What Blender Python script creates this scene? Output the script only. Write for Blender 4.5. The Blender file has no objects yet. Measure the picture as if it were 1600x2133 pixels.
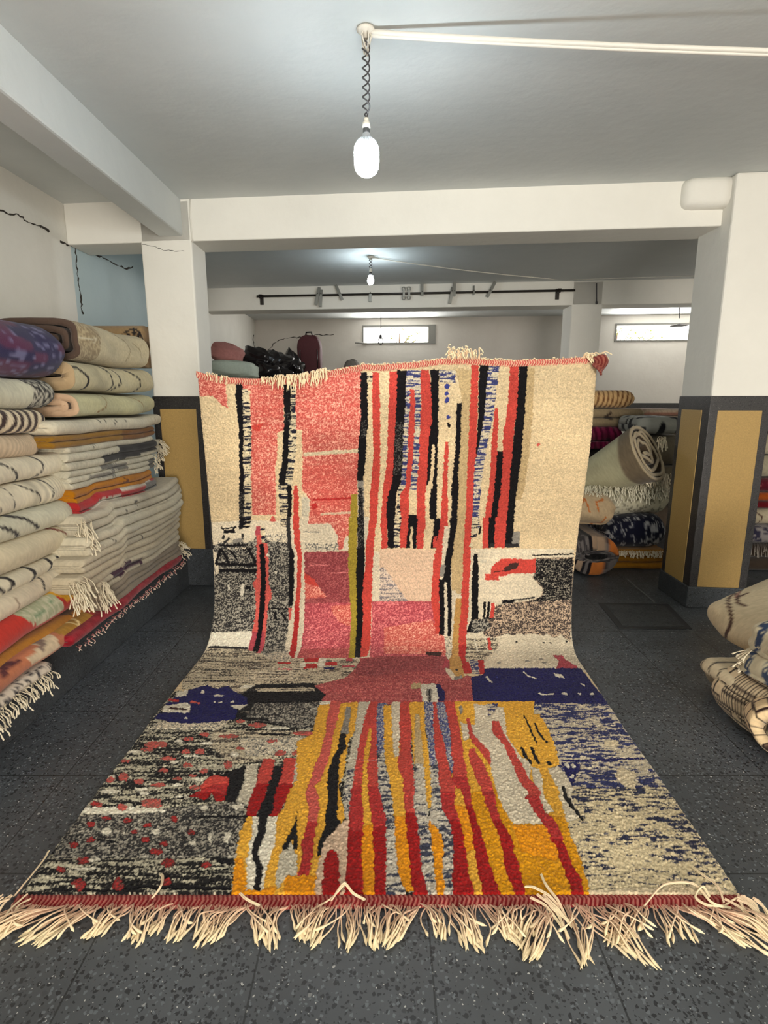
import bpy, math, random
import numpy as np
from math import sin, cos, pi, sqrt
random.seed(7)
R = np.random.RandomState(11)
scn = bpy.context.scene
col = scn.collection

# ------------------------------------------------------------------ camera (calibrated on the floor slabs and columns)
FPX = 1153.0; PITCH = math.radians(11.6); CH = 1.40
CP, SP = cos(PITCH), sin(PITCH)
cam_d = bpy.data.cameras.new('camera')
cam = bpy.data.objects.new('camera', cam_d); col.objects.link(cam)
cam.location = (0, 0, CH); cam.rotation_euler = (pi/2 - PITCH, 0, 0)
cam_d.sensor_fit = 'HORIZONTAL'; cam_d.sensor_width = 36; cam_d.lens = FPX/1600*36
cam_d.clip_start = .05; cam_d.clip_end = 100
scn.camera = cam

def ray(px, py):
    u = (px-800)/FPX; v = (1066.5-py)/FPX
    return np.array([u, CP+v*SP, -SP+v*CP])
O = np.array([0, 0, CH])
def on_y(px, py, Y): d = ray(px, py); return O + d*(Y/d[1])
def on_x(px, py, X): d = ray(px, py); return O + d*(X/d[0])
def on_z(px, py, Z): d = ray(px, py); return O + d*((Z-CH)/d[2])
SK = .10                                    # the cross beams run slightly skew to the aisle
def on_row(px, py, Y0):                     # on the skew plane y = Y0 - SK*x
    d = ray(px, py); return O + d*(Y0/(d[1]+SK*d[0]))

# ------------------------------------------------------------------ colours
def s2l(c):
    c = np.asarray(c, float)/255.
    return np.where(c <= .04045, c/12.92, ((c+.055)/1.055)**2.4)
def lin(r, g, b): return tuple(float(x) for x in s2l((r, g, b)))+(1.,)

# ------------------------------------------------------------------ noise
def _h(ix, iy, seed):
    n = (ix.astype(np.int64)*374761393 + iy.astype(np.int64)*668265263 + seed*1442695041) & 0xffffffff
    n = ((n ^ (n >> 13))*1274126177) & 0xffffffff
    return ((n ^ (n >> 16)) & 0xffff)/65535.
def vn(x, y, seed=0):                       # value noise 0..1
    x = np.asarray(x, float); y = np.asarray(y, float)
    ix = np.floor(x); iy = np.floor(y); fx = x-ix; fy = y-iy
    fx = fx*fx*(3-2*fx); fy = fy*fy*(3-2*fy)
    a = _h(ix, iy, seed); b = _h(ix+1, iy, seed); c = _h(ix, iy+1, seed); d = _h(ix+1, iy+1, seed)
    return (a*(1-fx)+b*fx)*(1-fy) + (c*(1-fx)+d*fx)*fy
def sstep(a, b, x): t = np.clip((x-a)/(b-a), 0, 1); return t*t*(3-2*t)

# ------------------------------------------------------------------ materials
def mat(name):
    m = bpy.data.materials.new(name); m.use_nodes = True
    nt = m.node_tree; b = nt.nodes['Principled BSDF']; return m, nt, b
def simple(name, c, rough=.6, metal=0., bump=0., scale=40., vary=0.):
    m, nt, b = mat(name)
    b.inputs['Base Color'].default_value = lin(*c); b.inputs['Roughness'].default_value = rough
    b.inputs['Metallic'].default_value = metal
    if bump or vary:
        tc = nt.nodes.new('ShaderNodeTexCoord')
        n = nt.nodes.new('ShaderNodeTexNoise'); n.inputs['Scale'].default_value = scale; n.inputs['Detail'].default_value = 5
        nt.links.new(tc.outputs['Object'], n.inputs['Vector'])
        if bump:
            bp = nt.nodes.new('ShaderNodeBump'); bp.inputs['Strength'].default_value = bump; bp.inputs['Distance'].default_value = .004
            nt.links.new(n.outputs['Fac'], bp.inputs['Height']); nt.links.new(bp.outputs['Normal'], b.inputs['Normal'])
        if vary:
            mx = nt.nodes.new('ShaderNodeMix'); mx.data_type = 'RGBA'; mx.blend_type = 'MIX'
            mx.inputs['A'].default_value = lin(*[x*(1-vary) for x in c]); mx.inputs['B'].default_value = lin(*[min(255, x*(1+vary)) for x in c])
            nt.links.new(n.outputs['Fac'], mx.inputs['Factor']); nt.links.new(mx.outputs['Result'], b.inputs['Base Color'])
    return m
def wool(name, rough=.95, bump=.35, scale=420., dist=.003, sheen=.15):
    m, nt, b = mat(name)
    a = nt.nodes.new('ShaderNodeVertexColor'); a.layer_name = 'Col'
    nt.links.new(a.outputs['Color'], b.inputs['Base Color'])
    b.inputs['Roughness'].default_value = rough
    b.inputs['Specular IOR Level'].default_value = .03
    b.inputs['Sheen Weight'].default_value = sheen; b.inputs['Sheen Roughness'].default_value = .5
    tc = nt.nodes.new('ShaderNodeTexCoord')
    n = nt.nodes.new('ShaderNodeTexNoise'); n.inputs['Scale'].default_value = scale; n.inputs['Detail'].default_value = 3
    nt.links.new(tc.outputs['Object'], n.inputs['Vector'])
    bp = nt.nodes.new('ShaderNodeBump'); bp.inputs['Strength'].default_value = bump; bp.inputs['Distance'].default_value = dist
    nt.links.new(n.outputs['Fac'], bp.inputs['Height']); nt.links.new(bp.outputs['Normal'], b.inputs['Normal'])
    return m
M_WOOL = wool('wool_pile', bump=.55, scale=620.)
M_WEAVE = wool('woven_wool', bump=.5, scale=260., dist=.004)
M_YARN = wool('yarn', bump=.2, scale=900., dist=.001)

# ------------------------------------------------------------------ meshes
def mesh_np(name, V, F, mat_, parent=None, colors=None, smooth=True):
    """V (n,3); F list/array of quads (or mixed list)"""
    me = bpy.data.meshes.new(name)
    V = np.asarray(V, np.float32)
    if isinstance(F, np.ndarray):
        k = F.shape[1]
        me.vertices.add(len(V)); me.vertices.foreach_set('co', V.ravel())
        me.loops.add(F.size); me.loops.foreach_set('vertex_index', F.ravel().astype(np.int32))
        me.polygons.add(len(F)); me.polygons.foreach_set('loop_start', np.arange(0, F.size, k, dtype=np.int32))
        me.update(calc_edges=True)
    else:
        me.from_pydata([tuple(map(float, v)) for v in V], [], F); me.update()
    me.validate()
    if smooth: me.polygons.foreach_set('use_smooth', np.ones(len(me.polygons), bool))
    if colors is not None:
        at = me.color_attributes.new('Col', 'FLOAT_COLOR', 'POINT')
        c = np.ones((len(V), 4), np.float32); c[:, :3] = colors
        at.data.foreach_set('color', c.ravel())
    if mat_: me.materials.append(mat_)
    o = bpy.data.objects.new(name, me); col.objects.link(o)
    if parent: under(o, parent)
    return o
def tag(o, label=None, cat=None, group=None, kind=None):
    if label: o['label'] = label
    if cat: o['category'] = cat
    if group: o['group'] = group
    if kind: o['kind'] = kind
    return o
def empty(name, label, cat, loc=(0, 0, 0), group=None, rot=(0, 0, 0)):
    o = bpy.data.objects.new(name, None); col.objects.link(o)
    o.empty_display_size = .1; o.location = tuple(float(v) for v in loc); o.rotation_euler = rot
    return tag(o, label, cat, group)
def under(part, root):                      # parent, keep the world place (roots are unscaled)
    part.parent = root
    from mathutils import Matrix
    m = Matrix.Translation(root.location) @ root.rotation_euler.to_matrix().to_4x4()
    part.matrix_parent_inverse = m.inverted()
    return part

class Thing:                                # a rug that is one mesh: made by sheet(), may carry fringe as a child
    def __init__(s, name, label, cat, group): s.name, s.label, s.cat, s.group, s.ob = name, label, cat, group, None
def rugthing(name, label, cat, loc=None, group=None): return Thing(name, label, cat, group)

class MB:
    def __init__(s): s.v = []; s.f = []
    def add(s, vs, fs):
        o = len(s.v); s.v += [tuple(float(x) for x in v) for v in vs]; s.f += [tuple(i+o for i in f) for f in fs]; return s
    def hexa(s, p):                         # 8 corners: bottom 4 ccw, top 4 ccw
        return s.add(p, [(3, 2, 1, 0), (4, 5, 6, 7), (0, 1, 5, 4), (1, 2, 6, 5), (2, 3, 7, 6), (3, 0, 4, 7)])
    def box(s, x0, x1, y0, y1, z0, z1):
        return s.hexa([(x0, y0, z0), (x1, y0, z0), (x1, y1, z0), (x0, y1, z0), (x0, y0, z1), (x1, y0, z1), (x1, y1, z1), (x0, y1, z1)])
    def skew(s, x0, x1, Y0, Y1, z0, z1):    # y = Y - SK*x
        q = lambda x, Y, z: (x, Y-SK*x, z)
        return s.hexa([q(x0, Y0, z0), q(x1, Y0, z0), q(x1, Y1, z0), q(x0, Y1, z0), q(x0, Y0, z1), q(x1, Y0, z1), q(x1, Y1, z1), q(x0, Y1, z1)])
    def tube(s, pts, r, n=8, cap=True):
        pts = [np.asarray(p, float) for p in pts]; m = len(pts)
        rs = r if hasattr(r, '__len__') else [r]*m
        o = len(s.v); prev = None
        for i, p in enumerate(pts):
            t = pts[min(i+1, m-1)]-pts[max(i-1, 0)]; t /= (np.linalg.norm(t)+1e-9)
            if prev is None:
                a = np.array([0, 0, 1.]) if abs(t[2]) < .9 else np.array([1., 0, 0])
                nrm = np.cross(t, a)
            else: nrm = prev-t*np.dot(prev, t)
            nrm /= (np.linalg.norm(nrm)+1e-9); prev = nrm; b = np.cross(t, nrm)
            for k in range(n):
                an = 2*pi*k/n; s.v.append(tuple(p+(nrm*cos(an)+b*sin(an))*rs[i]))
        for i in range(m-1):
            for k in range(n):
                s.f.append((o+i*n+k, o+i*n+(k+1) % n, o+(i+1)*n+(k+1) % n, o+(i+1)*n+k))
        if cap:
            s.f.append(tuple(o+k for k in range(n))[::-1]); s.f.append(tuple(o+(m-1)*n+k for k in range(n)))
        return s
    def lathe(s, prof, c=(0, 0, 0), n=24):  # prof [(r,z)]
        o = len(s.v); m = len(prof)
        for r, z in prof:
            for k in range(n): s.v.append((c[0]+r*cos(2*pi*k/n), c[1]+r*sin(2*pi*k/n), c[2]+z))
        for i in range(m-1):
            for k in range(n): s.f.append((o+i*n+k, o+i*n+(k+1) % n, o+(i+1)*n+(k+1) % n, o+(i+1)*n+k))
        s.f.append(tuple(o+k for k in range(n))[::-1]); s.f.append(tuple(o+(m-1)*n+k for k in range(n)))
        return s
    def build(s, name, m, parent=None, smooth=False, bevel=0.):
        me = bpy.data.meshes.new(name); me.from_pydata(s.v, [], s.f); me.update()
        if smooth:
            me.polygons.foreach_set('use_smooth', [True]*len(me.polygons))
        me.materials.append(m)
        o = bpy.data.objects.new(name, me); col.objects.link(o)
        if parent: under(o, parent)
        if bevel:
            b = o.modifiers.new('bevel', 'BEVEL'); b.width = bevel; b.segments = 2; b.limit_method = 'ANGLE'
        return o
# ================================================================== THE ROOM
ZC, ZB = 2.70, 2.44                          # ceiling, underside of the cross beams
XL, XR = -2.19, 5.70
def plaster(name, c, c2, rough=.75, bump=.25):
    m, nt, b = mat(name)
    tc = nt.nodes.new('ShaderNodeTexCoord')
    n = nt.nodes.new('ShaderNodeTexNoise'); n.inputs['Scale'].default_value = 1.3; n.inputs['Detail'].default_value = 6; n.inputs['Roughness'].default_value = .65
    n2 = nt.nodes.new('ShaderNodeTexNoise'); n2.inputs['Scale'].default_value = 14; n2.inputs['Detail'].default_value = 6
    mx = nt.nodes.new('ShaderNodeMix'); mx.data_type = 'RGBA'
    mx.inputs['A'].default_value = lin(*c); mx.inputs['B'].default_value = lin(*c2)
    rp = nt.nodes.new('ShaderNodeMapRange'); rp.inputs['From Min'].default_value = .35; rp.inputs['From Max'].default_value = .7
    nt.links.new(tc.outputs['Object'], n.inputs['Vector']); nt.links.new(tc.outputs['Object'], n2.inputs['Vector'])
    nt.links.new(n.outputs['Fac'], rp.inputs['Value']); nt.links.new(rp.outputs['Result'], mx.inputs['Factor'])
    nt.links.new(mx.outputs['Result'], b.inputs['Base Color'])
    bp = nt.nodes.new('ShaderNodeBump'); bp.inputs['Strength'].default_value = bump; bp.inputs['Distance'].default_value = .012
    nt.links.new(n2.outputs['Fac'], bp.inputs['Height']); nt.links.new(bp.outputs['Normal'], b.inputs['Normal'])
    b.inputs['Roughness'].default_value = rough; b.inputs['Specular IOR Level'].default_value = .3
    return m
M_WALL = plaster('wall_plaster', (220, 217, 208), (230, 227, 219))
M_BEAM = plaster('beam_plaster', (228, 225, 216), (236, 233, 224))
M_CEIL = plaster('ceiling_plaster', (204, 208, 207), (214, 217, 215), rough=.6)
M_BACK = plaster('back_wall_plaster', (206, 199, 190), (214, 208, 200))
M_BLUE = plaster('blue_plaster', (178, 195, 198), (188, 203, 205))

def terrazzo(name, base, chip_d, chip_l, scale, joints=None, rough=.45):
    m, nt, b = mat(name); L = nt.links.new
    tc = nt.nodes.new('ShaderNodeTexCoord')
    wn = nt.nodes.new('ShaderNodeTexNoise'); wn.inputs['Scale'].default_value = scale*1.3; wn.inputs['Detail'].default_value = 2; L(tc.outputs['Object'], wn.inputs['Vector'])
    warp = nt.nodes.new('ShaderNodeVectorMath'); warp.operation = 'MULTIPLY_ADD'; L(wn.outputs['Color'], warp.inputs[0]); warp.inputs[1].default_value = (.9/scale,)*3; L(tc.outputs['Object'], warp.inputs[2])
    def vor(sc, seed):
        mp = nt.nodes.new('ShaderNodeMapping'); mp.inputs['Location'].default_value = (seed, seed*1.7, 0)
        L(warp.outputs[0], mp.inputs['Vector'])
        v = nt.nodes.new('ShaderNodeTexVoronoi'); v.inputs['Scale'].default_value = sc; v.inputs['Randomness'].default_value = 1
        L(mp.outputs['Vector'], v.inputs['Vector']); return v
    def rng(sock, a, bb):
        r = nt.nodes.new('ShaderNodeMapRange'); r.inputs['From Min'].default_value = a; r.inputs['From Max'].default_value = bb
        L(sock, r.inputs['Value']); return r.outputs['Result']
    def mul(a, bb):
        q = nt.nodes.new('ShaderNodeMath'); q.operation = 'MULTIPLY'; L(a, q.inputs[0])
        if isinstance(bb, float): q.inputs[1].default_value = bb
        else: L(bb, q.inputs[1])
        return q.outputs[0]
    def mix(f, a, bb):
        x = nt.nodes.new('ShaderNodeMix'); x.data_type = 'RGBA'; L(f, x.inputs['Factor'])
        if isinstance(a, tuple): x.inputs['A'].default_value = a
        else: L(a, x.inputs['A'])
        if isinstance(bb, tuple): x.inputs['B'].default_value = bb
        else: L(bb, x.inputs['B'])
        return x.outputs['Result']
    n = nt.nodes.new('ShaderNodeTexNoise'); n.inputs['Scale'].default_value = 2.2; n.inputs['Detail'].default_value = 7; L(tc.outputs['Object'], n.inputs['Vector'])
    c = mix(rng(n.outputs['Fac'], .35, .65), lin(*[x*.9 for x in base]), lin(*[min(255, x*1.12) for x in base]))
    for sc, seed, sel, sz, cc in ((scale, 0, .55, .36, chip_d), (scale*1.25, 3, .62, .33, [x*1.32 for x in base]), (scale*1.9, 5, .72, .34, chip_d), (scale*2.1, 9, .93, .24, chip_l), (scale*.9, 13, .985, .20, chip_l)):
        v = vor(sc, seed)
        sp = nt.nodes.new('ShaderNodeSeparateColor'); L(v.outputs['Color'], sp.inputs['Color'])
        f = mul(rng(sp.outputs[0], sel, sel+.01), rng(v.outputs['Distance'], sz+.06, sz))
        c = mix(f, c, lin(*cc))
    b.inputs['Roughness'].default_value = rough
    L(c, b.inputs['Base Color'])
    n3 = nt.nodes.new('ShaderNodeTexNoise'); n3.inputs['Scale'].default_value = 7; n3.inputs['Detail'].default_value = 6; L(tc.outputs['Object'], n3.inputs['Vector'])
    r = nt.nodes.new('ShaderNodeMapRange'); r.inputs['To Min'].default_value = rough-.12; r.inputs['To Max'].default_value = rough+.2; L(n3.outputs['Fac'], r.inputs['Value']); L(r.outputs['Result'], b.inputs['Roughness'])
    bp = nt.nodes.new('ShaderNodeBump'); bp.inputs['Strength'].default_value = .12; bp.inputs['Distance'].default_value = .003
    L(n3.outputs['Fac'], bp.inputs['Height']); L(bp.outputs['Normal'], b.inputs['Normal'])
    if joints:
        s, x0, y0 = joints
        br = nt.nodes.new('ShaderNodeTexBrick'); br.offset = 0; br.inputs['Scale'].default_value = 1
        br.inputs['Brick Width'].default_value = s; br.inputs['Row Height'].default_value = s
        br.inputs['Mortar Size'].default_value = .0028; br.inputs['Mortar Smooth'].default_value = .2
        br.inputs['Color1'].default_value = (1, 1, 1, 1); br.inputs['Color2'].default_value = (.86, .86, .86, 1); br.inputs['Mortar'].default_value = (.35, .35, .35, 1)
        mp = nt.nodes.new('ShaderNodeMapping'); mp.inputs['Location'].default_value = (-x0+20*s, -y0+20*s, 0)
        L(tc.outputs['Object'], mp.inputs['Vector']); L(mp.outputs['Vector'], br.inputs['Vector'])
        x = nt.nodes.new('ShaderNodeMix'); x.data_type = 'RGBA'; x.blend_type = 'MULTIPLY'; x.inputs['Factor'].default_value = 1
        L(c, x.inputs['A']); L(br.outputs['Color'], x.inputs['B']); L(x.outputs['Result'], b.inputs['Base Color'])
    return m
M_FLOOR = terrazzo('terrazzo_floor', (76, 80, 84), (44, 46, 50), (180, 180, 176), 66, joints=(.4425, -.764, .969), rough=.42)
M_DARK = terrazzo('dark_terrazzo', (58, 62, 66), (36, 38, 42), (120, 122, 120), 80, rough=.5)
M_BAND = terrazzo('black_terrazzo', (46, 44, 44), (22, 22, 24), (128, 124, 118), 110, rough=.4)
M_YEL = simple('yellow_granite_render', (168, 137, 80), .6, bump=.2, scale=150, vary=.16)

def st(o, name=None): o['kind'] = 'structure'; return o
YR0, YR1, YRB, YF = 3.90, 6.87, 9.62, -3.2   # rows of beams, back wall, wall behind the camera

st(MB().box(-2.4, 6.0, -3.6, 10.6, -.1, 0).build('floor', M_FLOOR))
st(MB().box(-2.4, 6.0, -3.6, 10.6, ZC, ZC+.12).build('ceiling', M_CEIL))
# left wall: cream near the camera, blue past the crack
wl = MB().box(XL-.15, XL, -3.6, 4.16, 0, ZC).box(XL-.15, XL, 5.6, 10.2, 0, ZC)
wl = st(wl.build('wall_left', M_WALL))
wb = MB().box(XL-.15, XL, 4.16, 5.6, 0, ZC)
wb = wb.build('painted_stretch', M_BLUE, wl); wb['label'] = 'blue-grey painted stretch of the left wall past the crack'
st(MB().box(XR, XR+.15, -3.6, 10.2, 0, ZC).build('wall_right', M_WALL))

def skew_wall(name, Y0, Y1, x0, x1, holes, m):    # holes (xa,xb,za,zb)
    b = MB(); xs = sorted({x0, x1, *[h[0] for h in holes], *[h[1] for h in holes]})
    for a, c in zip(xs, xs[1:]):
        hs = [h for h in holes if h[0] <= a+1e-6 and h[1] >= c-1e-6]
        z = 0.
        for h in sorted(hs, key=lambda h: h[2]):
            if h[2] > z: b.skew(a, c, Y0, Y1, z, h[2])
            z = h[3]
        b.skew(a, c, Y0, Y1, z, ZC)
    return st(b.build(name, m))
p0 = on_row(757, 681, YRB); p1 = on_row(893, 713, YRB)
q0 = on_row(1285, 677, YRB); q1 = on_row(1470, 707, YRB)
W1 = (p0[0], p1[0], p1[2], p0[2]); W2 = (q0[0], q1[0], q1[2], q0[2])
skew_wall('wall_back', YRB, YRB+.22, XL, XR, [W1, W2], M_BACK)
skew_wall('wall_front', YF-.15, YF, XL-.2, XR+.2, [(.2, 2.2, 0, 2.2)], M_WALL)

M_FRAME = simple('window_frame_paint', (120, 118, 112), .5, bump=.1)
M_GLASS, nt, b = mat('window_glass')
for n in list(nt.nodes):
    if n.type != 'OUTPUT_MATERIAL': nt.nodes.remove(n)
tr = nt.nodes.new('ShaderNodeBsdfTransparent'); gl = nt.nodes.new('ShaderNodeBsdfGlossy'); gl.inputs['Roughness'].default_value = .15
mxs = nt.nodes.new('ShaderNodeMixShader'); mxs.inputs[0].default_value = .06
nt.links.new(tr.outputs[0], mxs.inputs[1]); nt.links.new(gl.outputs[0], mxs.inputs[2]); nt.links.new(mxs.outputs[0], nt.nodes['Material Output'].inputs[0])
def window(name, W, bar):
    x0, x1, z0, z1 = W; e = .022
    b = MB(); Ya, Yb = YRB-.015, YRB+.05
    b.skew(x0-e, x1+e, Ya, Yb, z1, z1+e); b.skew(x0-e, x1+e, Ya, Yb, z0-e, z0); b.skew(x0-e, x0, Ya, Yb, z0, z1); b.skew(x1, x1+e, Ya, Yb, z0, z1)
    if bar: b.skew(x1-.0, x1+.11, Ya-.01, Yb, z0-e, z1+e)
    o = st(b.build(name, M_FRAME))
    MB().skew(x0, x1, YRB+.06, YRB+.066, z0, z1).build('glass_pane', M_GLASS, o)
    if bar: MB().tube([(x0-.14, YRB-.04-SK*x0, z0+.0), (x0+.06, YRB-.04-SK*x0, z0-.012)], .012).build('latch', M_FRAME, o)
    return o
window('window_1', W1, True); window('window_2', W2, False)

# beams
def beam(name, label, x0, x1, Y0, zb, m=M_BEAM, depth=.30):
    o = MB().skew(x0, x1, Y0, Y0+depth, zb, ZC+.01).build(name, m, bevel=.008)
    return tag(st(o), label, 'beam')
beam('trim_1', 'white plaster cross beam nearest the camera, over the standing rug', XL, XR, YR0, ZB)
beam('trim_2', 'white plaster cross beam further back carrying the metal rod', XL, XR, YR1, ZB)
o = MB().box(-1.53, -1.36, -3.3, YR0+.02-SK*-1.4, 2.475, ZC+.01).build('trim_3', M_CEIL, bevel=.012)
tag(st(o), 'long beam running along the ceiling above the left stacks', 'beam')
o = MB().box(-1.5, -1.36, YR0+.3, YR1+.1, 2.6, ZC+.01)

# columns with terrazzo wainscot
def column(name, label, x0, x1, Y0, dep, plinth, hidden=False):
    b = MB().skew(x0, x1, Y0, Y0+dep, 0, ZC).build(name, M_BEAM, bevel=.012)
    tag(st(b), label, 'column')
    e = .006
    MB().skew(x0-e, x1+e, Y0-e, Y0+dep+e, 0, 1.415).build('wainscot_frame', M_BAND, b, bevel=.004)
    MB().skew(x0-e*2.5, x1+e*2.5, Y0-e*2.5, Y0+dep+e*2.5, 0, plinth).build('plinth', M_DARK, b, bevel=.006)
    g = e+.003
    def jag(a, z0, z1, horizontal):          # slightly wavy hand cut outline
        pass
    MB().skew(x0+.045, x1-.045, Y0-g, Y0, plinth, 1.325).build('front_panel', M_YEL, b, bevel=.003)
    MB().skew(x0-g, x0, Y0+.075, Y0+dep-.045, plinth, 1.325).build('side_panel', M_YEL, b, bevel=.003)
    MB().skew(x1, x1+g, Y0+.05, Y0+dep-.03, plinth, 1.325).build('side_panel', M_YEL, b, bevel=.003)
    return b
column('column', 'white column behind the left stacks with yellow and black wainscot', -1.66, -1.30, YR0, .30, .29)
column('column', 'wide white column at right with two yellow wainscot panels in black borders', 2.075, 2.43, 3.79, .37, .15)
column('column', 'far white column standing beyond the hanging rug under the second beam', 2.14, 2.48, YR1, .32, .15)
# plaster boss on the right column
pts = [(1.99+.02, 0), (1.96, .055), (1.97, .1), (2.02, .125), (2.35, .125)]
b = MB(); a = on_row(1428, 425, 3.83)
n = 28; V = []
for i, (dx, sc) in enumerate([(0, .55), (.012, .82), (.035, .96), (.07, 1.0), (.20, 1.0), (.27, 1.0)]):
    for k in range(n):
        t = 2*pi*k/n; cy = abs(cos(t))**.55*math.copysign(1, cos(t)); cz = abs(sin(t))**.55*math.copysign(1, sin(t))
        x = a[0]+dx; V.append((x, 3.94-SK*x+.11*cy*sc, 2.622+.09*cz*sc))
F = [tuple(range(n))[::-1]]+[(i*n+k, i*n+(k+1) % n, (i+1)*n+(k+1) % n, (i+1)*n+k) for i in range(5) for k in range(n)]+[tuple(5*n+k for k in range(n))]
b.add(V, F); o = b.build('trim_4', M_BEAM, smooth=True); tag(st(o), 'rounded white plaster boss jutting out at the head of the right column', 'boss')
# dark band round the rear room
o = MB().skew(XL, XR, YRB-.012, YRB, 1.24, 1.325).build('trim_5', M_BAND); st(o)
o = MB().box(XR-.012, XR, 4.3, 9.2, 1.24, 1.325).build('trim_6', M_BAND); st(o)
# step that carries the left stacks
pl = MB().hexa([(XL, -1.2, 0), (-1.66, -1.2, 0), (-1.487, 4.03, 0), (XL, 4.09, 0), (XL, -1.2, .235), (-1.66, -1.2, .235), (-1.487, 4.03, .235), (XL, 4.09, .235)]).build('trim_7', M_DARK, bevel=.006)
tag(st(pl), 'low dark terrazzo step along the left wall under the rug stacks', 'step')
# hatch let into the floor, and the paler grout rails running past it
c = [on_z(1246, 1257, 0), on_z(1392, 1259, 0), on_z(1442, 1311, 0), on_z(1290, 1311, 0)]
def slab(c, z0, z1, shrink=0.):
    m = sum(c)/4; c = [m+(p-m)*(1-shrink) for p in c]
    return [(p[0], p[1], z0) for p in c[::-1]]+[(p[0], p[1], z1) for p in c[::-1]]
M_HATCH = terrazzo('hatch_terrazzo', (56, 58, 60), (40, 42, 46), (110, 110, 108), 70, rough=.6)
M_HRIM = simple('hatch_rim', (44, 45, 47), .6, bump=.2)
h = MB().hexa(slab(c, -.01, .004)).build('floor_hatch', M_HRIM); tag(h, 'dark square hatch cover let into the floor before the right column', 'hatch', kind='structure')
MB().hexa(slab(c, -.01, .006, .16)).build('hatch_lid', M_HATCH, h)
M_GROUT = simple('pale_grout', (104, 106, 106), .8, bump=.3)
g = MB()
for a, bb in (((1305, 1205), (1365, 1256)), ((1385, 1290), (1448, 1318)), ((1385, 1225), (1418, 1256))):
    A = on_z(*a, 0); B = on_z(*bb, 0); d = (B-A)/np.linalg.norm(B-A); nrm = np.array([-d[1], d[0], 0])*.007
    g.add([A-nrm+[0, 0, .0015], A+nrm+[0, 0, .0015], B+nrm+[0, 0, .0015], B-nrm+[0, 0, .0015]], [(0, 1, 2, 3)])
o = g.build('trim_8', M_GROUT); st(o)

# cracks in the plaster
M_CRACK = simple('crack_shadow_gap', (52, 46, 40), .9)
def crack(pix, plane, w, parent, seed):
    rr = random.Random(seed); P = []
    for (a, bb) in zip(pix, pix[1:]):
        k = max(2, int(math.hypot(bb[0]-a[0], bb[1]-a[1])/5))
        for i in range(k):
            t = i/k; P.append(plane(a[0]+(bb[0]-a[0])*t+rr.uniform(-1.6, 1.6), a[1]+(bb[1]-a[1])*t+rr.uniform(-1.6, 1.6)))
    b = MB(); b.tube(P, [w*rr.uniform(.25, 1.1) for _ in P], 5); return b.build('crack', M_CRACK, parent)
lw = lambda px, py: on_x(px, py, XL)
crack([(0, 437), (22, 448), (38, 446), (55, 462), (84, 472), (108, 486)], lw, .006, wl, 1)
crack([(82, 470), (92, 475), (104, 484)], lw, .014, wl, 2)
crack([(126, 503), (150, 514), (170, 514), (215, 538), (262, 560), (282, 556)], lw, .008, wl, 3)
crack([(157, 516), (160, 560), (162, 585), (168, 620), (172, 660)], lw, .008, wl, 4)
M_WHITE_CHIP = simple('bare_white_plaster', (215, 214, 208), .9)
cb = bpy.data.objects['wall_back']; rb = lambda px, py: on_row(px, py, YRB)
crack([(558, 728), (575, 712), (585, 708), (600, 704), (640, 702), (655, 698), (700, 698)], rb, .008, cb, 5)
crack([(527, 697), (529, 718), (534, 730)], lambda px, py: on_x(px, py, XL), .012, wl, 6)
t1 = bpy.data.objects['trim_1']
crack([(297, 510), (320, 513), (345, 522), (390, 524)], lambda px, py: on_row(px, py, YR0-.001), .002, bpy.data.objects['column'], 7)
# ================================================================== THE BIG PILE RUG
W2R = 1.025
prof = [(1.325, .018), (1.7, .018), (2.1, .018), (2.45, .018), (2.68, .018), (2.80, .022), (2.88, .046), (2.945, .108), (2.985, .19), (3.006, .27), (3.018, .40), (3.022, .69), (2.99, .95), (2.955, 1.22), (2.94, 1.45), (2.935, 1.72)]
def catmull(P, k=40):
    P = np.array(P, float); Q = np.vstack([2*P[0]-P[1], P, 2*P[-1]-P[-2]]); out = []
    for i in range(1, len(Q)-2):
        a, b, c, d = Q[i-1:i+3]; t = np.linspace(0, 1, k, endpoint=False)[:, None]
        out.append(.5*(2*b+(c-a)*t+(2*a-5*b+4*c-d)*t*t+(3*b-a-3*c+d)*t**3))
    return np.vstack(out+[P[-1:]])
PR = catmull(prof); PS = np.concatenate([[0], np.cumsum(np.linalg.norm(np.diff(PR, axis=0), axis=1))])
PZc = PR[:, 0]*CP-(PR[:, 1]-CH)*SP
PPY = 1066.5-FPX*(PR[:, 0]*SP+(PR[:, 1]-CH)*CP)/PZc          # picture row of every profile point (monotone)
S_of = lambda py: np.interp(py, PPY[::-1], PS[::-1])
cen_s = lambda s: np.interp(s, [0, 1.0, 1.45, 1.75, 2.1, 2.7, 3.1], [-.012, .008, .026, .05, .06, .072, .068])
def uv(px, py):                                             # photo point -> rug coordinates (metres across, metres along)
    s = S_of(py) if py < PPY[0] else -(py-PPY[0])*.0012; zc = np.interp(s, PS, PZc)
    return ((px-800)/FPX*zc - cen_s(s), s)
top_px = [(405, 782), (425, 788), (470, 797), (520, 799), (570, 799), (620, 797), (660, 788), (700, 778), (760, 768), (800, 770), (860, 765), (920, 757), (1000, 757), (1060, 761), (1120, 759), (1180, 757), (1245, 753)]
TT = np.array([uv(*p) for p in top_px])
s_top = lambda u: np.interp(u, TT[:, 0], TT[:, 1])

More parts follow.
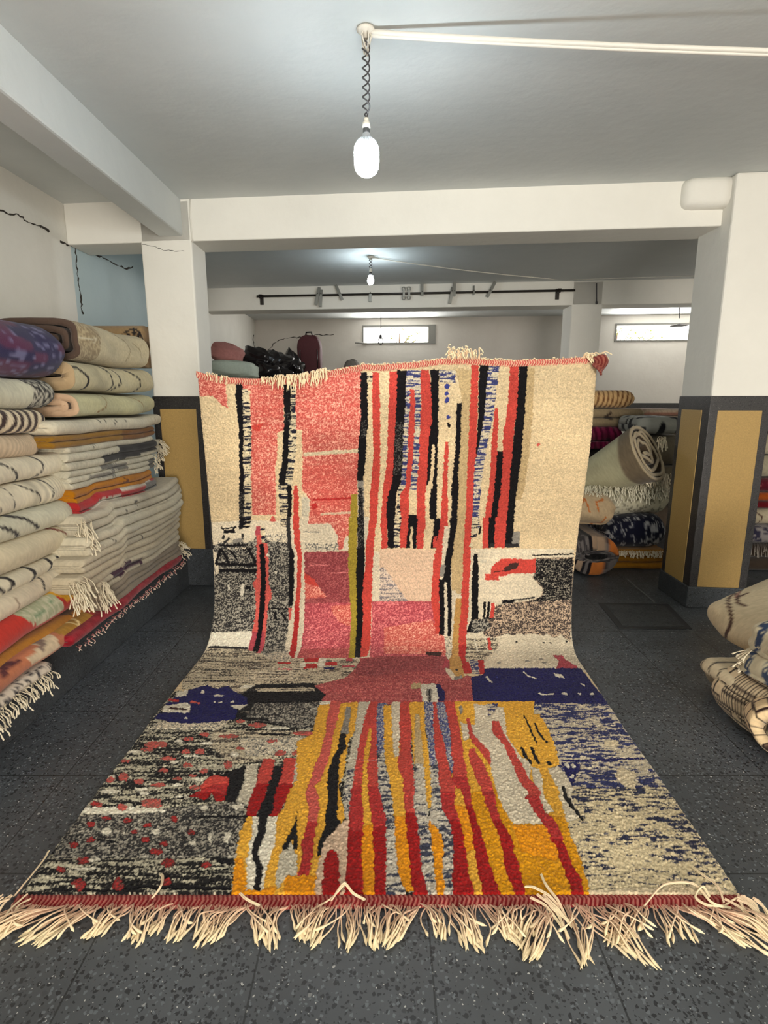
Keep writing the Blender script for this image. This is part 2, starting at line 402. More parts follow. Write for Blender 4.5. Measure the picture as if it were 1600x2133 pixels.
C = dict(cream=(216, 193, 154), cream2=(216, 198, 164), creamw=(214, 200, 174), pcream=(212, 182, 154), beige=(190, 165, 122), coral=(202, 92, 82), coral2=(226, 164, 142),
         red=(194, 72, 62), red2=(176, 50, 48), deep=(158, 26, 26), rose=(174, 74, 82), rose2=(222, 132, 128), dusty=(140, 62, 66), dusty2=(168, 92, 90), black=(24, 22, 24), navy=(32, 30, 84), blue=(62, 68, 138),
         yellow=(226, 168, 58), gold=(214, 148, 20), orange=(226, 146, 22), olive=(158, 138, 52), grey=(138, 132, 122), lgrey=(196, 186, 164), char=(48, 46, 46), white=(222, 213, 192), tan=(190, 146, 84), brown=(66, 44, 40))
# style = (mode, colour a, colour b, amount)
ST = {k: ('plain', C[k], C[k], 0) for k in C}
ST.update(
    coralh=('heather', C['coral'], C['coral2'], .45), corald=('heather', C['coral'], C['coral2'], .30), roseh=('heather', C['rose'], C['rose2'], .42), dustyh=('heather', C['dusty'], C['dusty2'], .5),
    dustyc=('heather', (160, 70, 72), (196, 112, 104), .45),
    salt=('salt', C['char'], (160, 153, 138), .47), saltd=('salt', C['black'], (150, 142, 126), .36), saltb=('salt', (74, 64, 60), (188, 164, 138), .50), saltw=('salt', (110, 108, 104), C['creamw'], .66), sgrey=('saltrow', (84, 76, 68), (200, 186, 158), .62),
    srow=('saltrow', (30, 28, 28), (188, 180, 156), .48), srowd=('saltrow', (26, 25, 26), (120, 112, 98), .22), bluew=('stroke', (44, 46, 70), (214, 196, 158), .62), bluew2=('stroke', (48, 52, 94), (200, 186, 160), .50),
    redsalt=('salt', C['red2'], (92, 50, 46), .42), coralsalt=('salt', C['coral'], (120, 84, 74), .40), dash=('dash', (34, 34, 46), (210, 194, 160), .62), dashb=('dash', (60, 64, 108), (206, 192, 165), .52), blueg=('salt', (70, 78, 128), (170, 165, 160), .5), greyd=('stroke', (60, 62, 78), (196, 186, 168), .6),
    greyb=('saltrow', (128, 120, 122), (206, 186, 166), .5), olived=('plain', C['olive'], C['olive'], 0), greyblk=('salt', C['black'], (90, 86, 80), .4))

A1 = lambda x, y: (390+x/3.556, 720+y/3.556)
A2 = lambda x, y: (820+x/3.404, 720+y/3.404)
A3 = lambda x, y: (400+x/3.81, 1080+y/3.81)
A4 = lambda x, y: (800+x/3.333, 1080+y/3.333)
A5 = lambda x, y: (200+x/3.2, 1420+y/3.2)
A6 = lambda x, y: (600+x/3.2, 1420+y/3.2)
A7 = lambda x, y: (1000+x/2.667, 1420+y/2.667)
B3 = lambda x, y: (x/3.077, 1560+y/3.077)
L_ = []                                                      # painter's list, back to front
def P(f, st_, *pts): L_.append((st_, [f(*p) for p in pts]))
def S(f, st_, *rows): L_.append((st_, [f(l, y) for y, l, r in rows]+[f(r, y) for y, l, r in rows[::-1]]))
def D(f, st_, w, *pts):                                      # stroke of width w (crop px)
    for a, b in zip(pts, pts[1:]):
        d = math.hypot(b[0]-a[0], b[1]-a[1])+1e-6; nx, ny = -(b[1]-a[1])/d*w/2, (b[0]-a[0])/d*w/2
        P(f, st_, (a[0]+nx, a[1]+ny), (b[0]+nx, b[1]+ny), (b[0]-nx, b[1]-ny), (a[0]-nx, a[1]-ny))
def E(f, st_, x, y, w, h, n=10):
    L_.append((st_, [f(x+w/2*cos(2*pi*k/n)*(1+.12*sin(k*2.3+x)), y+h/2*sin(2*pi*k/n)*(1+.12*cos(k*1.7+y))) for k in range(n)]))
I_ = lambda x, y: (x, y)

# --- ground of the two halves
P(I_, 'cream', (380, 730), (1270, 730), (1240, 1330), (400, 1330))
P(I_, 'creamw', (400, 1150), (1000, 1150), (1000, 1210), (1240, 1210), (1260, 1400), (380, 1400))
P(I_, 'creamw', (380, 1085), (700, 1085), (700, 1160), (380, 1160))
P(I_, 'srow', (-80, 1440), (1000, 1440), (1000, 1900), (-80, 1900))
P(I_, 'bluew', (1050, 1440), (1320, 1440), (1720, 1900), (1050, 1900))
P(I_, 'bluew2', (1050, 1450), (1290, 1450), (1345, 1545), (1400, 1640), (1260, 1645), (1180, 1640), (1100, 1560))
# --- hanging half, left
P(A1, 'coralh', (30, 150), (400, 200), (1290, 130), (1290, 205), (1000, 245), (700, 290), (405, 255), (290, 265), (285, 300), (300, 465), (260, 440), (190, 370), (90, 375), (30, 370))
P(A1, 'coralh', (405, 250), (712, 285), (715, 625), (668, 640), (665, 800), (650, 900), (655, 1050), (650, 1255), (480, 1260), (470, 900), (465, 330), (405, 320))
P(A1, 'coralh', (700, 285), (1000, 240), (1285, 195), (1290, 600), (1265, 760), (1260, 1010), (1255, 1400), (1205, 1400), (905, 1400), (905, 1150), (880, 1110), (850, 1080), (850, 630), (805, 625), (790, 300))
P(A1, 'corald', (850, 900), (1262, 880), (1260, 1130), (1215, 1351), (905, 1320), (905, 1150), (850, 1060))
P(A1, 'red', (475, 590), (560, 580), (530, 640), (480, 620))
P(A1, 'cream2', (855, 797), (1265, 775), (1265, 803), (860, 827))
D(A1, 'red2', 16, (925, 1150), (1215, 1138)); D(A1, 'red2', 40, (920, 1200), (960, 1190))
P(A1, 'pcream', (985, 1245), (1215, 1236), (1215, 1252), (985, 1264))
D(A1, 'rose', 14, (900, 1322), (1180, 1310))
P(A1, 'cream2', (840, 1110), (880, 1100), (905, 1150), (905, 1345), (830, 1345))
P(A1, 'lgrey', (850, 1130), (895, 1125), (905, 1200), (880, 1340), (845, 1300))
P(A1, 'coral', (605, 1305), (655, 1305), (640, 1270), (625, 1265))
S(A1, 'black', (255, 360, 410), (400, 358, 415), (600, 378, 415), (800, 385, 412), (1000, 388, 420), (1080, 383, 425))
S(A1, 'greyblk', (1080, 383, 428), (1200, 383, 420), (1360, 385, 412))
S(A1, 'dash', (320, 408, 448), (500, 412, 470), (700, 416, 474), (900, 414, 470), (1100, 424, 472), (1345, 412, 468))
S(A1, 'black', (285, 710, 765), (420, 712, 765), (520, 718, 768), (600, 714, 765), (700, 710, 760), (780, 706, 748), (880, 695, 745), (960, 678, 738), (1035, 678, 735))
S(A1, 'greyblk', (500, 720, 768), (575, 720, 768))
S(A1, 'black', (1025, 728, 772), (1150, 735, 770), (1350, 735, 766))
S(A1, 'dash', (290, 762, 802), (480, 768, 800), (640, 756, 806), (780, 748, 806), (900, 740, 785), (1040, 722, 776))
S(A1, 'dash', (1035, 672, 735), (1150, 675, 738), (1345, 690, 735))
S(A1, 'red', (1045, 790, 812), (1100, 783, 822), (1350, 780, 822))
S(A1, 'olived', (1110, 1215, 1258), (1200, 1208, 1262), (1370, 1205, 1262))
S(A1, 'black', (195, 1283, 1337), (550, 1283, 1337), (760, 1265, 1325), (850, 1262, 1320), (1010, 1260, 1306))
S(A1, 'greyblk', (560, 1288, 1330), (690, 1285, 1325)); S(A1, 'grey', (1010, 1264, 1308), (1360, 1266, 1312)); S(A1, 'greyblk', (1060, 1266, 1300), (1360, 1270, 1310))
S(A1, 'dash', (195, 1330, 1372), (268, 1335, 1370))
S(A1, 'red', (195, 1370, 1422), (500, 1370, 1427), (800, 1380, 1430), (1000, 1365, 1425), (1120, 1352, 1415), (1350, 1350, 1402))
S(A1, 'red', (190, 1500, 1562), (600, 1488, 1548), (900, 1475, 1538), (1000, 1460, 1528), (1100, 1450, 1512), (1350, 1430, 1482))
# --- hanging half, right
S(A2, 'black', (175, 28, 96), (300, 24, 90), (500, 15, 85), (700, 5, 80), (900, -5, 62), (1000, -15, 40), (1050, -30, 20))
S(A2, 'greyblk', (540, 14, 78), (700, 8, 72), (920, 0, 58))
S(A2, 'black', (1040, -32, 22), (1130, -52, 14), (1300, -50, 14))
S(A2, 'dashb', (175, 92, 192), (290, 88, 192), (600, 72, 188), (900, 58, 180), (1025, 42, 172))
S(A2, 'dash', (1000, 35, 90), (1100, 25, 60), (1310, 12, 70))
S(A2, 'red', (310, 118, 150), (600, 106, 148), (800, 98, 136), (1000, 82, 116), (1050, 50, 112), (1110, 42, 112), (1300, 60, 106))
S(A2, 'cream', (1020, 108, 164), (1100, 110, 168), (1205, 108, 168))
S(A2, 'black', (1198, 106, 164), (1290, 108, 164))
S(A2, 'red', (170, 190, 252), (400, 192, 270), (500, 190, 270), (650, 184, 252), (800, 178, 242), (1000, 164, 240), (1100, 164, 222), (1300, 165, 226))
S(A2, 'black', (170, 258, 322), (400, 266, 316), (520, 268, 314), (650, 248, 315), (720, 244, 310), (1000, 232, 306), (1210, 250, 302), (1225, 255, 300))
S(A2, 'cream', (700, 270, 292), (850, 264, 286), (960, 252, 278), (1005, 230, 274))
S(A2, 'cream', (990, 228, 268), (1100, 222, 254), (1225, 222, 252))
S(A2, 'black', (1228, 284, 338), (1300, 286, 342))
S(A2, 'dashb', (175, 318, 442), (262, 326, 436))
for x, y, w, h in ((380, 290, 40, 40), (376, 340, 34, 30), (376, 385, 36, 40), (384, 508, 28, 32)): E(A2, 'blue', x, y, w, h)
E(A2, 'black', 387, 562, 26, 36)
S(A2, 'beige', (170, 440, 552), (300, 470, 550), (400, 484, 545), (700, 470, 530), (1000, 448, 520), (1310, 440, 506))
S(A2, 'red', (680, 364, 386), (800, 357, 386), (1000, 344, 380), (1150, 335, 384), (1310, 334, 380))
S(A2, 'black', (405, 446, 482), (600, 440, 475), (800, 430, 466), (900, 418, 456), (1000, 410, 462), (1200, 408, 448), (1310, 398, 442))
S(A2, 'red', (135, 555, 606), (300, 548, 602), (500, 538, 596), (700, 530, 590), (900, 522, 582), (1100, 514, 575), (1310, 503, 560))
S(A2, 'black', (135, 612, 682), (300, 605, 666), (500, 600, 656), (600, 596, 640), (700, 590, 622), (830, 584, 612))
S(A2, 'dashb', (145, 678, 756), (300, 660, 736), (500, 645, 712), (700, 608, 668), (850, 575, 642), (1000, 570, 622), (1150, 560, 606), (1310, 552, 612))
S(A2, 'red', (445, 722, 746), (600, 708, 746), (750, 693, 736), (900, 690, 735), (1000, 680, 726), (1150, 655, 712), (1310, 638, 690))
S(A2, 'red', (140, 830, 890), (400, 815, 882), (600, 784, 858), (800, 774, 842), (1000, 764, 828), (1150, 735, 822), (1310, 728, 808))
S(A2, 'black', (752, 735, 780), (900, 730, 775), (1000, 720, 766), (1150, 700, 745), (1310, 688, 730))
S(A2, 'beige', (155, 948, 1000), (500, 928, 985), (800, 900, 958), (1000, 878, 932), (1100, 866, 905))
S(A2, 'black', (142, 892, 952), (400, 880, 938), (600, 860, 922), (800, 840, 908), (1000, 824, 882), (1100, 818, 868), (1310, 803, 856))
E(A2, 'coral', 1028, 703, 24, 24); E(A2, 'beige', 920, 963, 30, 10)
# --- lower hanging part, left
P(A3, 'saltw', (150, 180), (480, 185), (510, 120), (760, 130), (760, 240), (150, 245))
P(A3, 'salt', (150, 215), (230, 190), (480, 185), (505, 150), (580, 130), (600, 180), (770, 200), (810, 260), (800, 700), (770, 800), (740, 1000), (760, 1110), (560, 1090), (480, 900), (140, 915), (170, 600), (185, 260))
P(A3, 'creamw', (165, 255), (200, 270), (215, 430), (190, 440), (175, 350))
P(A3, 'white', (145, 905), (475, 893), (450, 1032), (120, 1022)); D(A3, 'char', 18, (130, 1022), (445, 1032))
S(A3, 'black', (-5, 375, 412), (75, 380, 412))
for y in (8, 38, 68): D(A3, 'black', 15, (405, y), (462, y-3))
D(A3, 'black', 16, (238, 62), (262, 82)); D(A3, 'black', 16, (352, 62), (330, 84)); D(A3, 'black', 26, (255, 100), (345, 100)); D(A3, 'char', 10, (262, 76), (340, 70))
D(A3, 'char', 18, (248, 160), (262, 130)); D(A3, 'char', 22, (395, 170), (402, 120)); D(A3, 'grey', 30, (330, 185), (400, 165)); D(A3, 'char', 16, (300, 150), (260, 190)); D(A3, 'black', 16, (225, 212), (440, 212))
D(A3, 'black', 22, (235, 232), (195, 350)); D(A3, 'black', 24, (190, 355), (515, 372)); D(A3, 'black', 22, (440, 235), (510, 355)); D(A3, 'black', 20, (240, 240), (300, 355)); D(A3, 'black', 16, (290, 235), (370, 330)); D(A3, 'black', 16, (400, 240), (470, 245)); D(A3, 'black', 30, (215, 408), (512, 416))
for x in (285, 345, 400): D(A3, 'creamw', 10, (x, 232), (x+25, 238))
S(A3, 'rose', (62, 503, 542), (150, 503, 545)); S(A3, 'dash', (65, 540, 576), (210, 545, 576))
S(A3, 'coral', (130, 508, 545), (300, 515, 560), (480, 512, 560), (520, 476, 560), (560, 500, 560), (750, 505, 550), (900, 480, 540), (1065, 440, 500))
S(A3, 'coral', (200, 555, 598), (370, 560, 606), (520, 575, 606), (580, 575, 630), (620, 575, 630), (680, 560, 600), (800, 550, 596), (1000, 530, 576), (1065, 505, 550))
S(A3, 'rose', (900, 478, 580), (1000, 455, 572), (1070, 438, 545))
S(A3, 'black', (205, 535, 570), (350, 540, 582), (500, 545, 586), (700, 533, 576), (900, 518, 556), (1065, 478, 524))
D(A3, 'white', 15, (292, 518), (286, 568)); D(A3, 'white', 26, (405, 525), (392, 612)); D(A3, 'black', 26, (422, 548), (468, 552)); E(A3, 'white', 663, 430, 26, 22); E(A3, 'white', 600, 295, 26, 26)
S(A3, 'char', (-5, 743, 782), (240, 755, 785)); S(A3, 'black', (235, 765, 816), (500, 768, 812), (695, 766, 796))
D(A3, 'black', 14, (600, 715), (775, 715)); D(A3, 'black', 20, (655, 740), (672, 806)); D(A3, 'black', 20, (712, 740), (742, 802)); S(A3, 'coral', (708, 768, 796), (805, 768, 790))
P(A3, 'creamw', (850, -10), (1270, -10), (1260, 260), (885, 262))
P(A3, 'coralh', (930, -12), (1255, -12), (1250, 140), (1215, 160), (1195, 250), (1160, 255), (1160, 150), (1110, 60), (1080, 45), (920, 45))
P(A3, 'saltw', (890, 205), (1160, 192), (1162, 258), (890, 258))
D(A3, 'grey', 7, (880, 108), (1020, 112))
P(A3, 'dustyh', (885, 268), (1262, 262), (1265, 675), (880, 675))
D(A3, 'rose2', 6, (935, 372), (1095, 372)); D(A3, 'rose2', 6, (1105, 435), (1240, 428))
P(A3, 'red', (890, 430), (965, 480), (1010, 545), (890, 520)); P(A3, 'coralh', (888, 515), (1000, 540), (1070, 622), (900, 640))
P(A3, 'roseh', (885, 672), (1270, 668), (1270, 1112), (825, 1112), (880, 900))
P(A3, 'coralh', (1100, 700), (1265, 680), (1268, 860), (1180, 830), (1120, 760)); P(A3, 'dustyc', (830, 1040), (1270, 1030), (1270, 1115), (820, 1115))
S(A3, 'creamw', (-5, 775, 812), (200, 785, 830), (300, 808, 850), (500, 812, 850), (800, 782, 840), (1000, 748, 815), (1070, 735, 800), (1130, 715, 770))
S(A3, 'creamw', (200, 845, 880), (350, 855, 890), (500, 858, 892), (650, 850, 896), (800, 840, 890), (1000, 830, 872), (1110, 795, 830))
S(A3, 'red', (-5, 795, 846), (200, 810, 858), (300, 833, 870), (500, 833, 866), (700, 815, 852)); S(A3, 'red2', (690, 815, 852), (900, 803, 842), (1000, 788, 836), (1125, 750, 802))
S(A3, 'olived', (-5, 1248, 1314), (300, 1240, 1306), (600, 1250, 1310), (800, 1262, 1316), (1000, 1255, 1306), (1108, 1240, 1302))
S(A3, 'greyblk', (-5, 1312, 1366), (245, 1312, 1370)); S(A3, 'black', (240, 1308, 1374), (500, 1303, 1366), (800, 1308, 1356), (1000, 1298, 1356), (1108, 1290, 1338))
S(A3, 'lgrey', (-5, 1366, 1402), (235, 1368, 1385))
S(A3, 'red', (-5, 1408, 1457), (100, 1400, 1452), (200, 1380, 1446), (400, 1374, 1432), (600, 1350, 1428), (800, 1358, 1422), (1000, 1344, 1418), (1100, 1330, 1390))
S(A3, 'red', (-5, 1503, 1546), (248, 1505, 1552))
P(A3, 'sgrey', (-60, 1220), (50, 1100), (130, 1034), (440, 1040), (520, 1070), (740, 1112), (1300, 1110), (1345, 1150), (1210, 1265), (960, 1330), (1000, 1360), (380, 1400), (280, 1360), (-80, 1360))
P(A3, 'saltw', (560, 1080), (760, 1050), (800, 1130), (720, 1150), (600, 1120))
for y in (1205, 1245, 1290): D(A3, 'char', 6, (60+y % 90, y), (330, y+4)); D(A3, 'creamw', 7, (420, y-22), (900, y-12)); D(A3, 'creamw', 6, (10, y+18), (240, y+14))
for x0, x1, y0, y1, s_ in ((890, 1012, 1114, 1142, 'red2'), (880, 992, 1160, 1192, 'red2'), (1058, 1158, 1145, 1170, 'red2'), (678, 782, 1144, 1156, 'red2'), (1222, 1272, 1114, 1136, 'rose'), (1045, 1126, 1188, 1200, 'navy'), (678, 792, 1195, 1203, 'rose2'), (1190, 1292, 1172, 1184, 'rose'), (1005, 1065, 1118, 1142, 'white'), (860, 900, 1150, 1180, 'white'), (1000, 1050, 1150, 1180, 'white')):
    P(A3, s_, (x0, y0), (x1, y0-2), (x1, y1), (x0, y1+2))
P(A3, 'srowd', (380, 1400), (470, 1345), (540, 1316), (960, 1310), (1010, 1345), (1065, 1400), (1030, 1465), (400, 1490))
P(A3, 'sgrey', (500, 1352), (960, 1345), (990, 1370), (520, 1380)); P(A3, 'black', (440, 1392), (640, 1385), (1070, 1402), (1010, 1448), (430, 1462)); D(A3, 'black', 16, (510, 1335), (950, 1325))
P(A3, 'dustyc', (1330, 1112), (1620, 1090), (1620, 1480), (1000, 1470), (1060, 1402), (970, 1330), (1210, 1268), (1345, 1150)); P(A3, 'dustyh', (1345, 1120), (1620, 1095), (1620, 1270), (1300, 1240), (1300, 1180))
P(A3, 'white', (355, 1352), (420, 1325), (500, 1328), (440, 1352))
# --- lower hanging part, right
P(A4, 'pcream', (-30, 215), (355, 213), (332, 575), (-30, 575))
P(A4, 'greyb', (-30, 345), (0, 340), (90, 470), (165, 572), (-30, 575))
P(A4, 'roseh', (-84, 575), (332, 573), (345, 700), (385, 800), (420, 820), (432, 965), (-100, 965)); P(A4, 'coralh', (0, 760), (330, 700), (420, 830), (430, 950), (0, 940))
P(A4, 'dustyh', (-60, 962), (432, 960), (540, 1090), (606, 1100), (625, 1284), (-60, 1284)); P(A4, 'dustyc', (-60, 1100), (250, 1060), (606, 1110), (622, 1284), (-60, 1284))
D(A4, 'brown', 26, (290, 938), (402, 946))
P(A4, 'creamw', (440, 210), (1320, 210), (1320, 270), (1050, 275), (1060, 570), (770, 700), (600, 700), (450, 700))
S(A4, 'black', (-5, 22, 78), (208, 25, 78)); S(A4, 'dash', (-5, 72, 122), (208, 68, 112)); S(A4, 'red', (-5, 118, 166), (100, 112, 165), (208, 108, 152))
S(A4, 'black', (-5, 168, 236), (60, 165, 232), (208, 150, 182)); S(A4, 'black', (50, 200, 232), (208, 194, 222)); S(A4, 'cream', (60, 184, 200), (208, 178, 198))
S(A4, 'red', (-5, 232, 282), (100, 228, 275), (208, 225, 272))
S(A4, 'black', (-5, 345, 402), (100, 340, 396), (205, 322, 388)); S(A4, 'red', (120, 345, 368), (200, 340, 362))
S(A4, 'red', (-5, 388, 442), (60, 385, 420), (205, 360, 412), (300, 343, 402), (400, 335, 388), (575, 326, 382), (700, 345, 386), (800, 362, 400))
S(A4, 'creamw', (50, 415, 455), (300, 398, 432)); S(A4, 'beige', (-5, 500, 572), (300, 465, 548), (520, 470, 536))
S(A4, 'black', (-5, 455, 508), (100, 452, 496), (200, 438, 482), (300, 422, 466), (400, 408, 462), (470, 400, 464), (600, 432, 468), (820, 438, 466))
S(A4, 'black', (420, 380, 425), (600, 384, 424), (808, 384, 424)); S(A4, 'creamw', (440, 418, 436), (600, 418, 440), (820, 420, 442)); D(A4, 'grey', 30, (410, 320), (398, 400))
S(A4, 'creamw', (500, 466, 500), (700, 468, 490), (830, 465, 485)); S(A4, 'tan', (555, 495, 538), (800, 478, 526), (960, 468, 522), (985, 450, 540), (1050, 460, 552), (1105, 480, 555))
P(A4, 'creamw', (425, 1040), (470, 1050), (500, 1110), (480, 1130), (440, 1080)); D(A4, 'grey', 24, (490, 1115), (540, 1100)); E(A4, 'char', 505, 1052, 20, 16)
P(A4, 'saltw', (418, 820), (470, 830), (470, 950), (435, 960))
S(A4, 'red', (-5, 563, 612), (200, 553, 602), (400, 543, 596), (600, 533, 586), (800, 518, 572), (960, 520, 575)); S(A4, 'red2', (880, 515, 570), (1000, 538, 592), (1080, 556, 612)); S(A4, 'rose', (985, 420, 450), (1040, 400, 440))
S(A4, 'dash', (-5, 608, 662), (60, 606, 655), (130, 602, 645)); D(A4, 'black', 14, (672, 55), (664, 112)); D(A4, 'dash', 20, (608, 170), (606, 200))
S(A4, 'red', (-5, 688, 726), (207, 686, 730)); S(A4, 'black', (-5, 730, 778), (204, 726, 775)); S(A4, 'red', (-5, 776, 852), (207, 770, 850)); S(A4, 'black', (-5, 856, 904), (202, 845, 895)); S(A4, 'grey', (95, 900, 948), (202, 892, 945)); D(A4, 'char', 28, (735, 190), (940, 190)); S(A4, 'red', (-5, 776, 848), (207, 772, 842))
S(A4, 'black', (242, 624, 646), (350, 613, 658), (500, 608, 656), (600, 608, 652), (700, 604, 655), (790, 570, 625))
E(A4, 'lgrey', 690, 298, 50, 30)
P(A4, 'saltb', (1055, 275), (1320, 265), (1310, 590), (1300, 860), (1230, 812), (1160, 840), (1100, 812), (1000, 800), (940, 830), (860, 800), (760, 830), (700, 815), (620, 700), (720, 692), (780, 600), (1000, 572), (1090, 545), (1105, 490), (1030, 410), (1055, 380))
P(A4, 'saltd', (1055, 285), (1310, 275), (1305, 560), (1010, 580), (1100, 545), (1110, 480), (1040, 410))
P(A4, 'salt', (610, 705), (720, 695), (740, 760), (640, 800), (600, 780))
P(A4, 'red', (740, 370), (750, 330), (820, 282), (1055, 280), (1055, 380), (870, 385), (850, 400), (800, 402), (800, 430), (700, 428), (705, 385), (742, 382)); P(A4, 'brown', (835, 350), (880, 312), (940, 308), (918, 350), (840, 372)); D(A4, 'brown', 8, (760, 372), (850, 362))
D(A4, 'black', 9, (1035, 258), (1160, 250), (1320, 243)); D(A4, 'black', 22, (818, 580), (905, 573)); D(A4, 'char', 10, (900, 566), (1050, 550))
P(A4, 'creamw', (790, 860), (860, 800), (900, 815), (930, 800), (1000, 812), (1050, 800), (1090, 850), (1130, 800), (1190, 830), (1230, 805), (1260, 850), (1295, 860), (1330, 960), (1370, 1048), (690, 1048), (720, 960), (790, 900))
P(A4, 'sgrey', (570, 832), (790, 832), (790, 900), (720, 960), (690, 1000), (570, 1000)); D(A4, 'white', 8, (628, 840), (650, 925)); D(A4, 'white', 7, (700, 830), (720, 920)); S(A4, 'red', (830, 715, 738), (915, 722, 745))
D(A4, 'black', 16, (700, 578), (692, 690)); D(A4, 'black', 18, (728, 578), (718, 690)); D(A4, 'red', 26, (758, 585), (744, 690)); D(A4, 'black', 8, (690, 692), (740, 695))
for x, y in ((922, 858), (1110, 865), (1155, 865), (1270, 855)): E(A4, 'char', x, y, 18, 14)
for x, y in ((800, 1005), (995, 992), (1090, 980), (1110, 1005)): E(A4, 'grey', x, y, 34, 14)
P(A4, 'rose', (1170, 950), (1240, 955), (1260, 985), (1345, 1035), (1350, 1045), (1200, 1045), (1210, 990))
S(A4, 'dashb', (985, 596, 655), (1085, 612, 660)); S(A4, 'red2', (985, 652, 690), (1085, 664, 706))
P(A4, 'navy', (700, 1043), (1365, 1043), (1470, 1180), (1560, 1292), (620, 1282), (606, 1150), (604, 1105), (690, 1088))
D(A4, 'white', 9, (970, 1065), (1000, 1095), (1062, 1116)); D(A4, 'white', 12, (710, 1100), (728, 1125), (752, 1142)); P(A4, 'white', (1178, 1075), (1240, 1090), (1262, 1120), (1240, 1112), (1215, 1108), (1190, 1102)); D(A4, 'white', 8, (1362, 1148), (1392, 1166)); D(A4, 'white', 10, (1075, 1216), (1100, 1226), (1182, 1220)); D(A4, 'white', 14, (1230, 1214), (1278, 1226)); E(A4, 'white', 1356, 1221, 28, 16); E(A4, 'white', 1438, 1222, 34, 16); E(A4, 'blue', 784, 1106, 20, 10)
P(A4, 'white', (255, 1155), (350, 1148), (380, 1200), (372, 1295), (270, 1295), (255, 1200)); P(A4, 'grey', (300, 1185), (335, 1190), (325, 1275), (305, 1275), (290, 1220)); D(A4, 'black', 10, (315, 1190), (318, 1290)); P(A4, 'navy', (358, 1150), (385, 1155), (425, 1205), (415, 1275), (380, 1275), (372, 1210)); D(A4, 'beige', 40, (190, 1168), (255, 1165))
# --- floor half, left
P(A5, 'srowd', (940, 150), (1510, 128), (1470, 330), (900, 250)); P(A5, 'salt', (1060, 150), (1500, 140), (1460, 330), (1000, 250))
P(A5, 'sgrey', (780, 330), (1480, 330), (1400, 490), (900, 560), (760, 430)); P(A5, 'saltw', (950, 380), (1440, 370), (1400, 490), (1000, 500))
P(A5, 'salt', (-140, 900), (1000, 800), (950, 1180), (-300, 1180))
P(A5, 'srow', (320, 330), (760, 330), (700, 700), (20, 700)); P(A5, 'saltw', (430, 270), (900, 255), (800, 330), (350, 320))
P(A5, 'navy', (610, 60), (740, 24), (800, 50), (880, 28), (920, 70), (1030, 120), (1010, 165), (910, 165), (945, 200), (920, 255), (700, 262), (630, 215), (630, 160), (560, 140), (500, 130), (540, 100))
P(A5, 'navy', (420, 213), (940, 195), (920, 255), (800, 272), (640, 285), (480, 272), (385, 250)); P(A5, 'navy', (480, 140), (640, 140), (630, 175), (460, 160))
P(A5, 'black', (1000, 85), (1100, 80), (1525, 92), (1480, 132), (1010, 148))
P(A5, 'white', (535, 75), (618, 58), (605, 100), (540, 106)); P(A5, 'white', (455, 165), (610, 140), (632, 170), (620, 215), (440, 206)); D(A5, 'brown', 12, (490, 180), (600, 188)); D(A5, 'red2', 18, (490, 122), (552, 132)); D(A5, 'coral', 14, (630, 140), (692, 146)); E(A5, 'white', 820, 96, 72, 14); E(A5, 'white', 714, 70, 26, 22); P(A5, 'white', (895, 165), (1020, 154), (960, 192), (930, 185)); E(A5, 'white', 790, 137, 16, 14); E(A5, 'white', 832, 141, 30, 12); E(A5, 'white', 906, 140, 28, 14); E(A5, 'white', 600, 248, 26, 12)
for x, y, w, h in ((130, 862, 780, 46), (550, 400, 80, 20), (740, 415, 90, 22), (520, 540, 60, 22), (320, 750, 80, 26), (70, 1000, 70, 46), (400, 1005, 60, 40), (640, 1085, 60, 36), (1200, 312, 180, 20), (920, 490, 60, 40), (690, 655, 70, 26), (540, 690, 90, 18), (80, 640, 120, 30), (580, 775, 90, 26), (720, 845, 60, 36), (180, 1010, 20, 20), (-30, 1190, 130, 26), (-60, 1250, 200, 18), (100, 735, 140, 30), (300, 720, 90, 22), (950, 840, 90, 40), (250, 470, 130, 18), (640, 500, 120, 16), (870, 620, 60, 16)): E(A5, 'white', x, y, w, h)
E(A5, 'white', 760, 1045, 24, 76); D(A5, 'white', 34, (890, 1010), (860, 1085))
D(A5, 'black', 10, (-20, 830), (200, 828)); D(A5, 'black', 14, (680, 905), (1000, 908)); P(A5, 'black', (800, 1185), (925, 1188), (920, 1228), (820, 1220)); D(A5, 'black', 26, (180, 1370), (900, 1385)); D(A5, 'black', 10, (0, 1060), (150, 1068)); D(A5, 'black', 10, (-80, 1290), (500, 1300)); D(A5, 'black', 18, (-340, 1390), (220, 1395)); D(A5, 'black', 9, (250, 830), (600, 775)); D(A5, 'black', 9, (660, 1270), (900, 1262)); D(A5, 'black', 12, (1080, 352), (1290, 356)); D(A5, 'black', 12, (930, 240), (1150, 258))
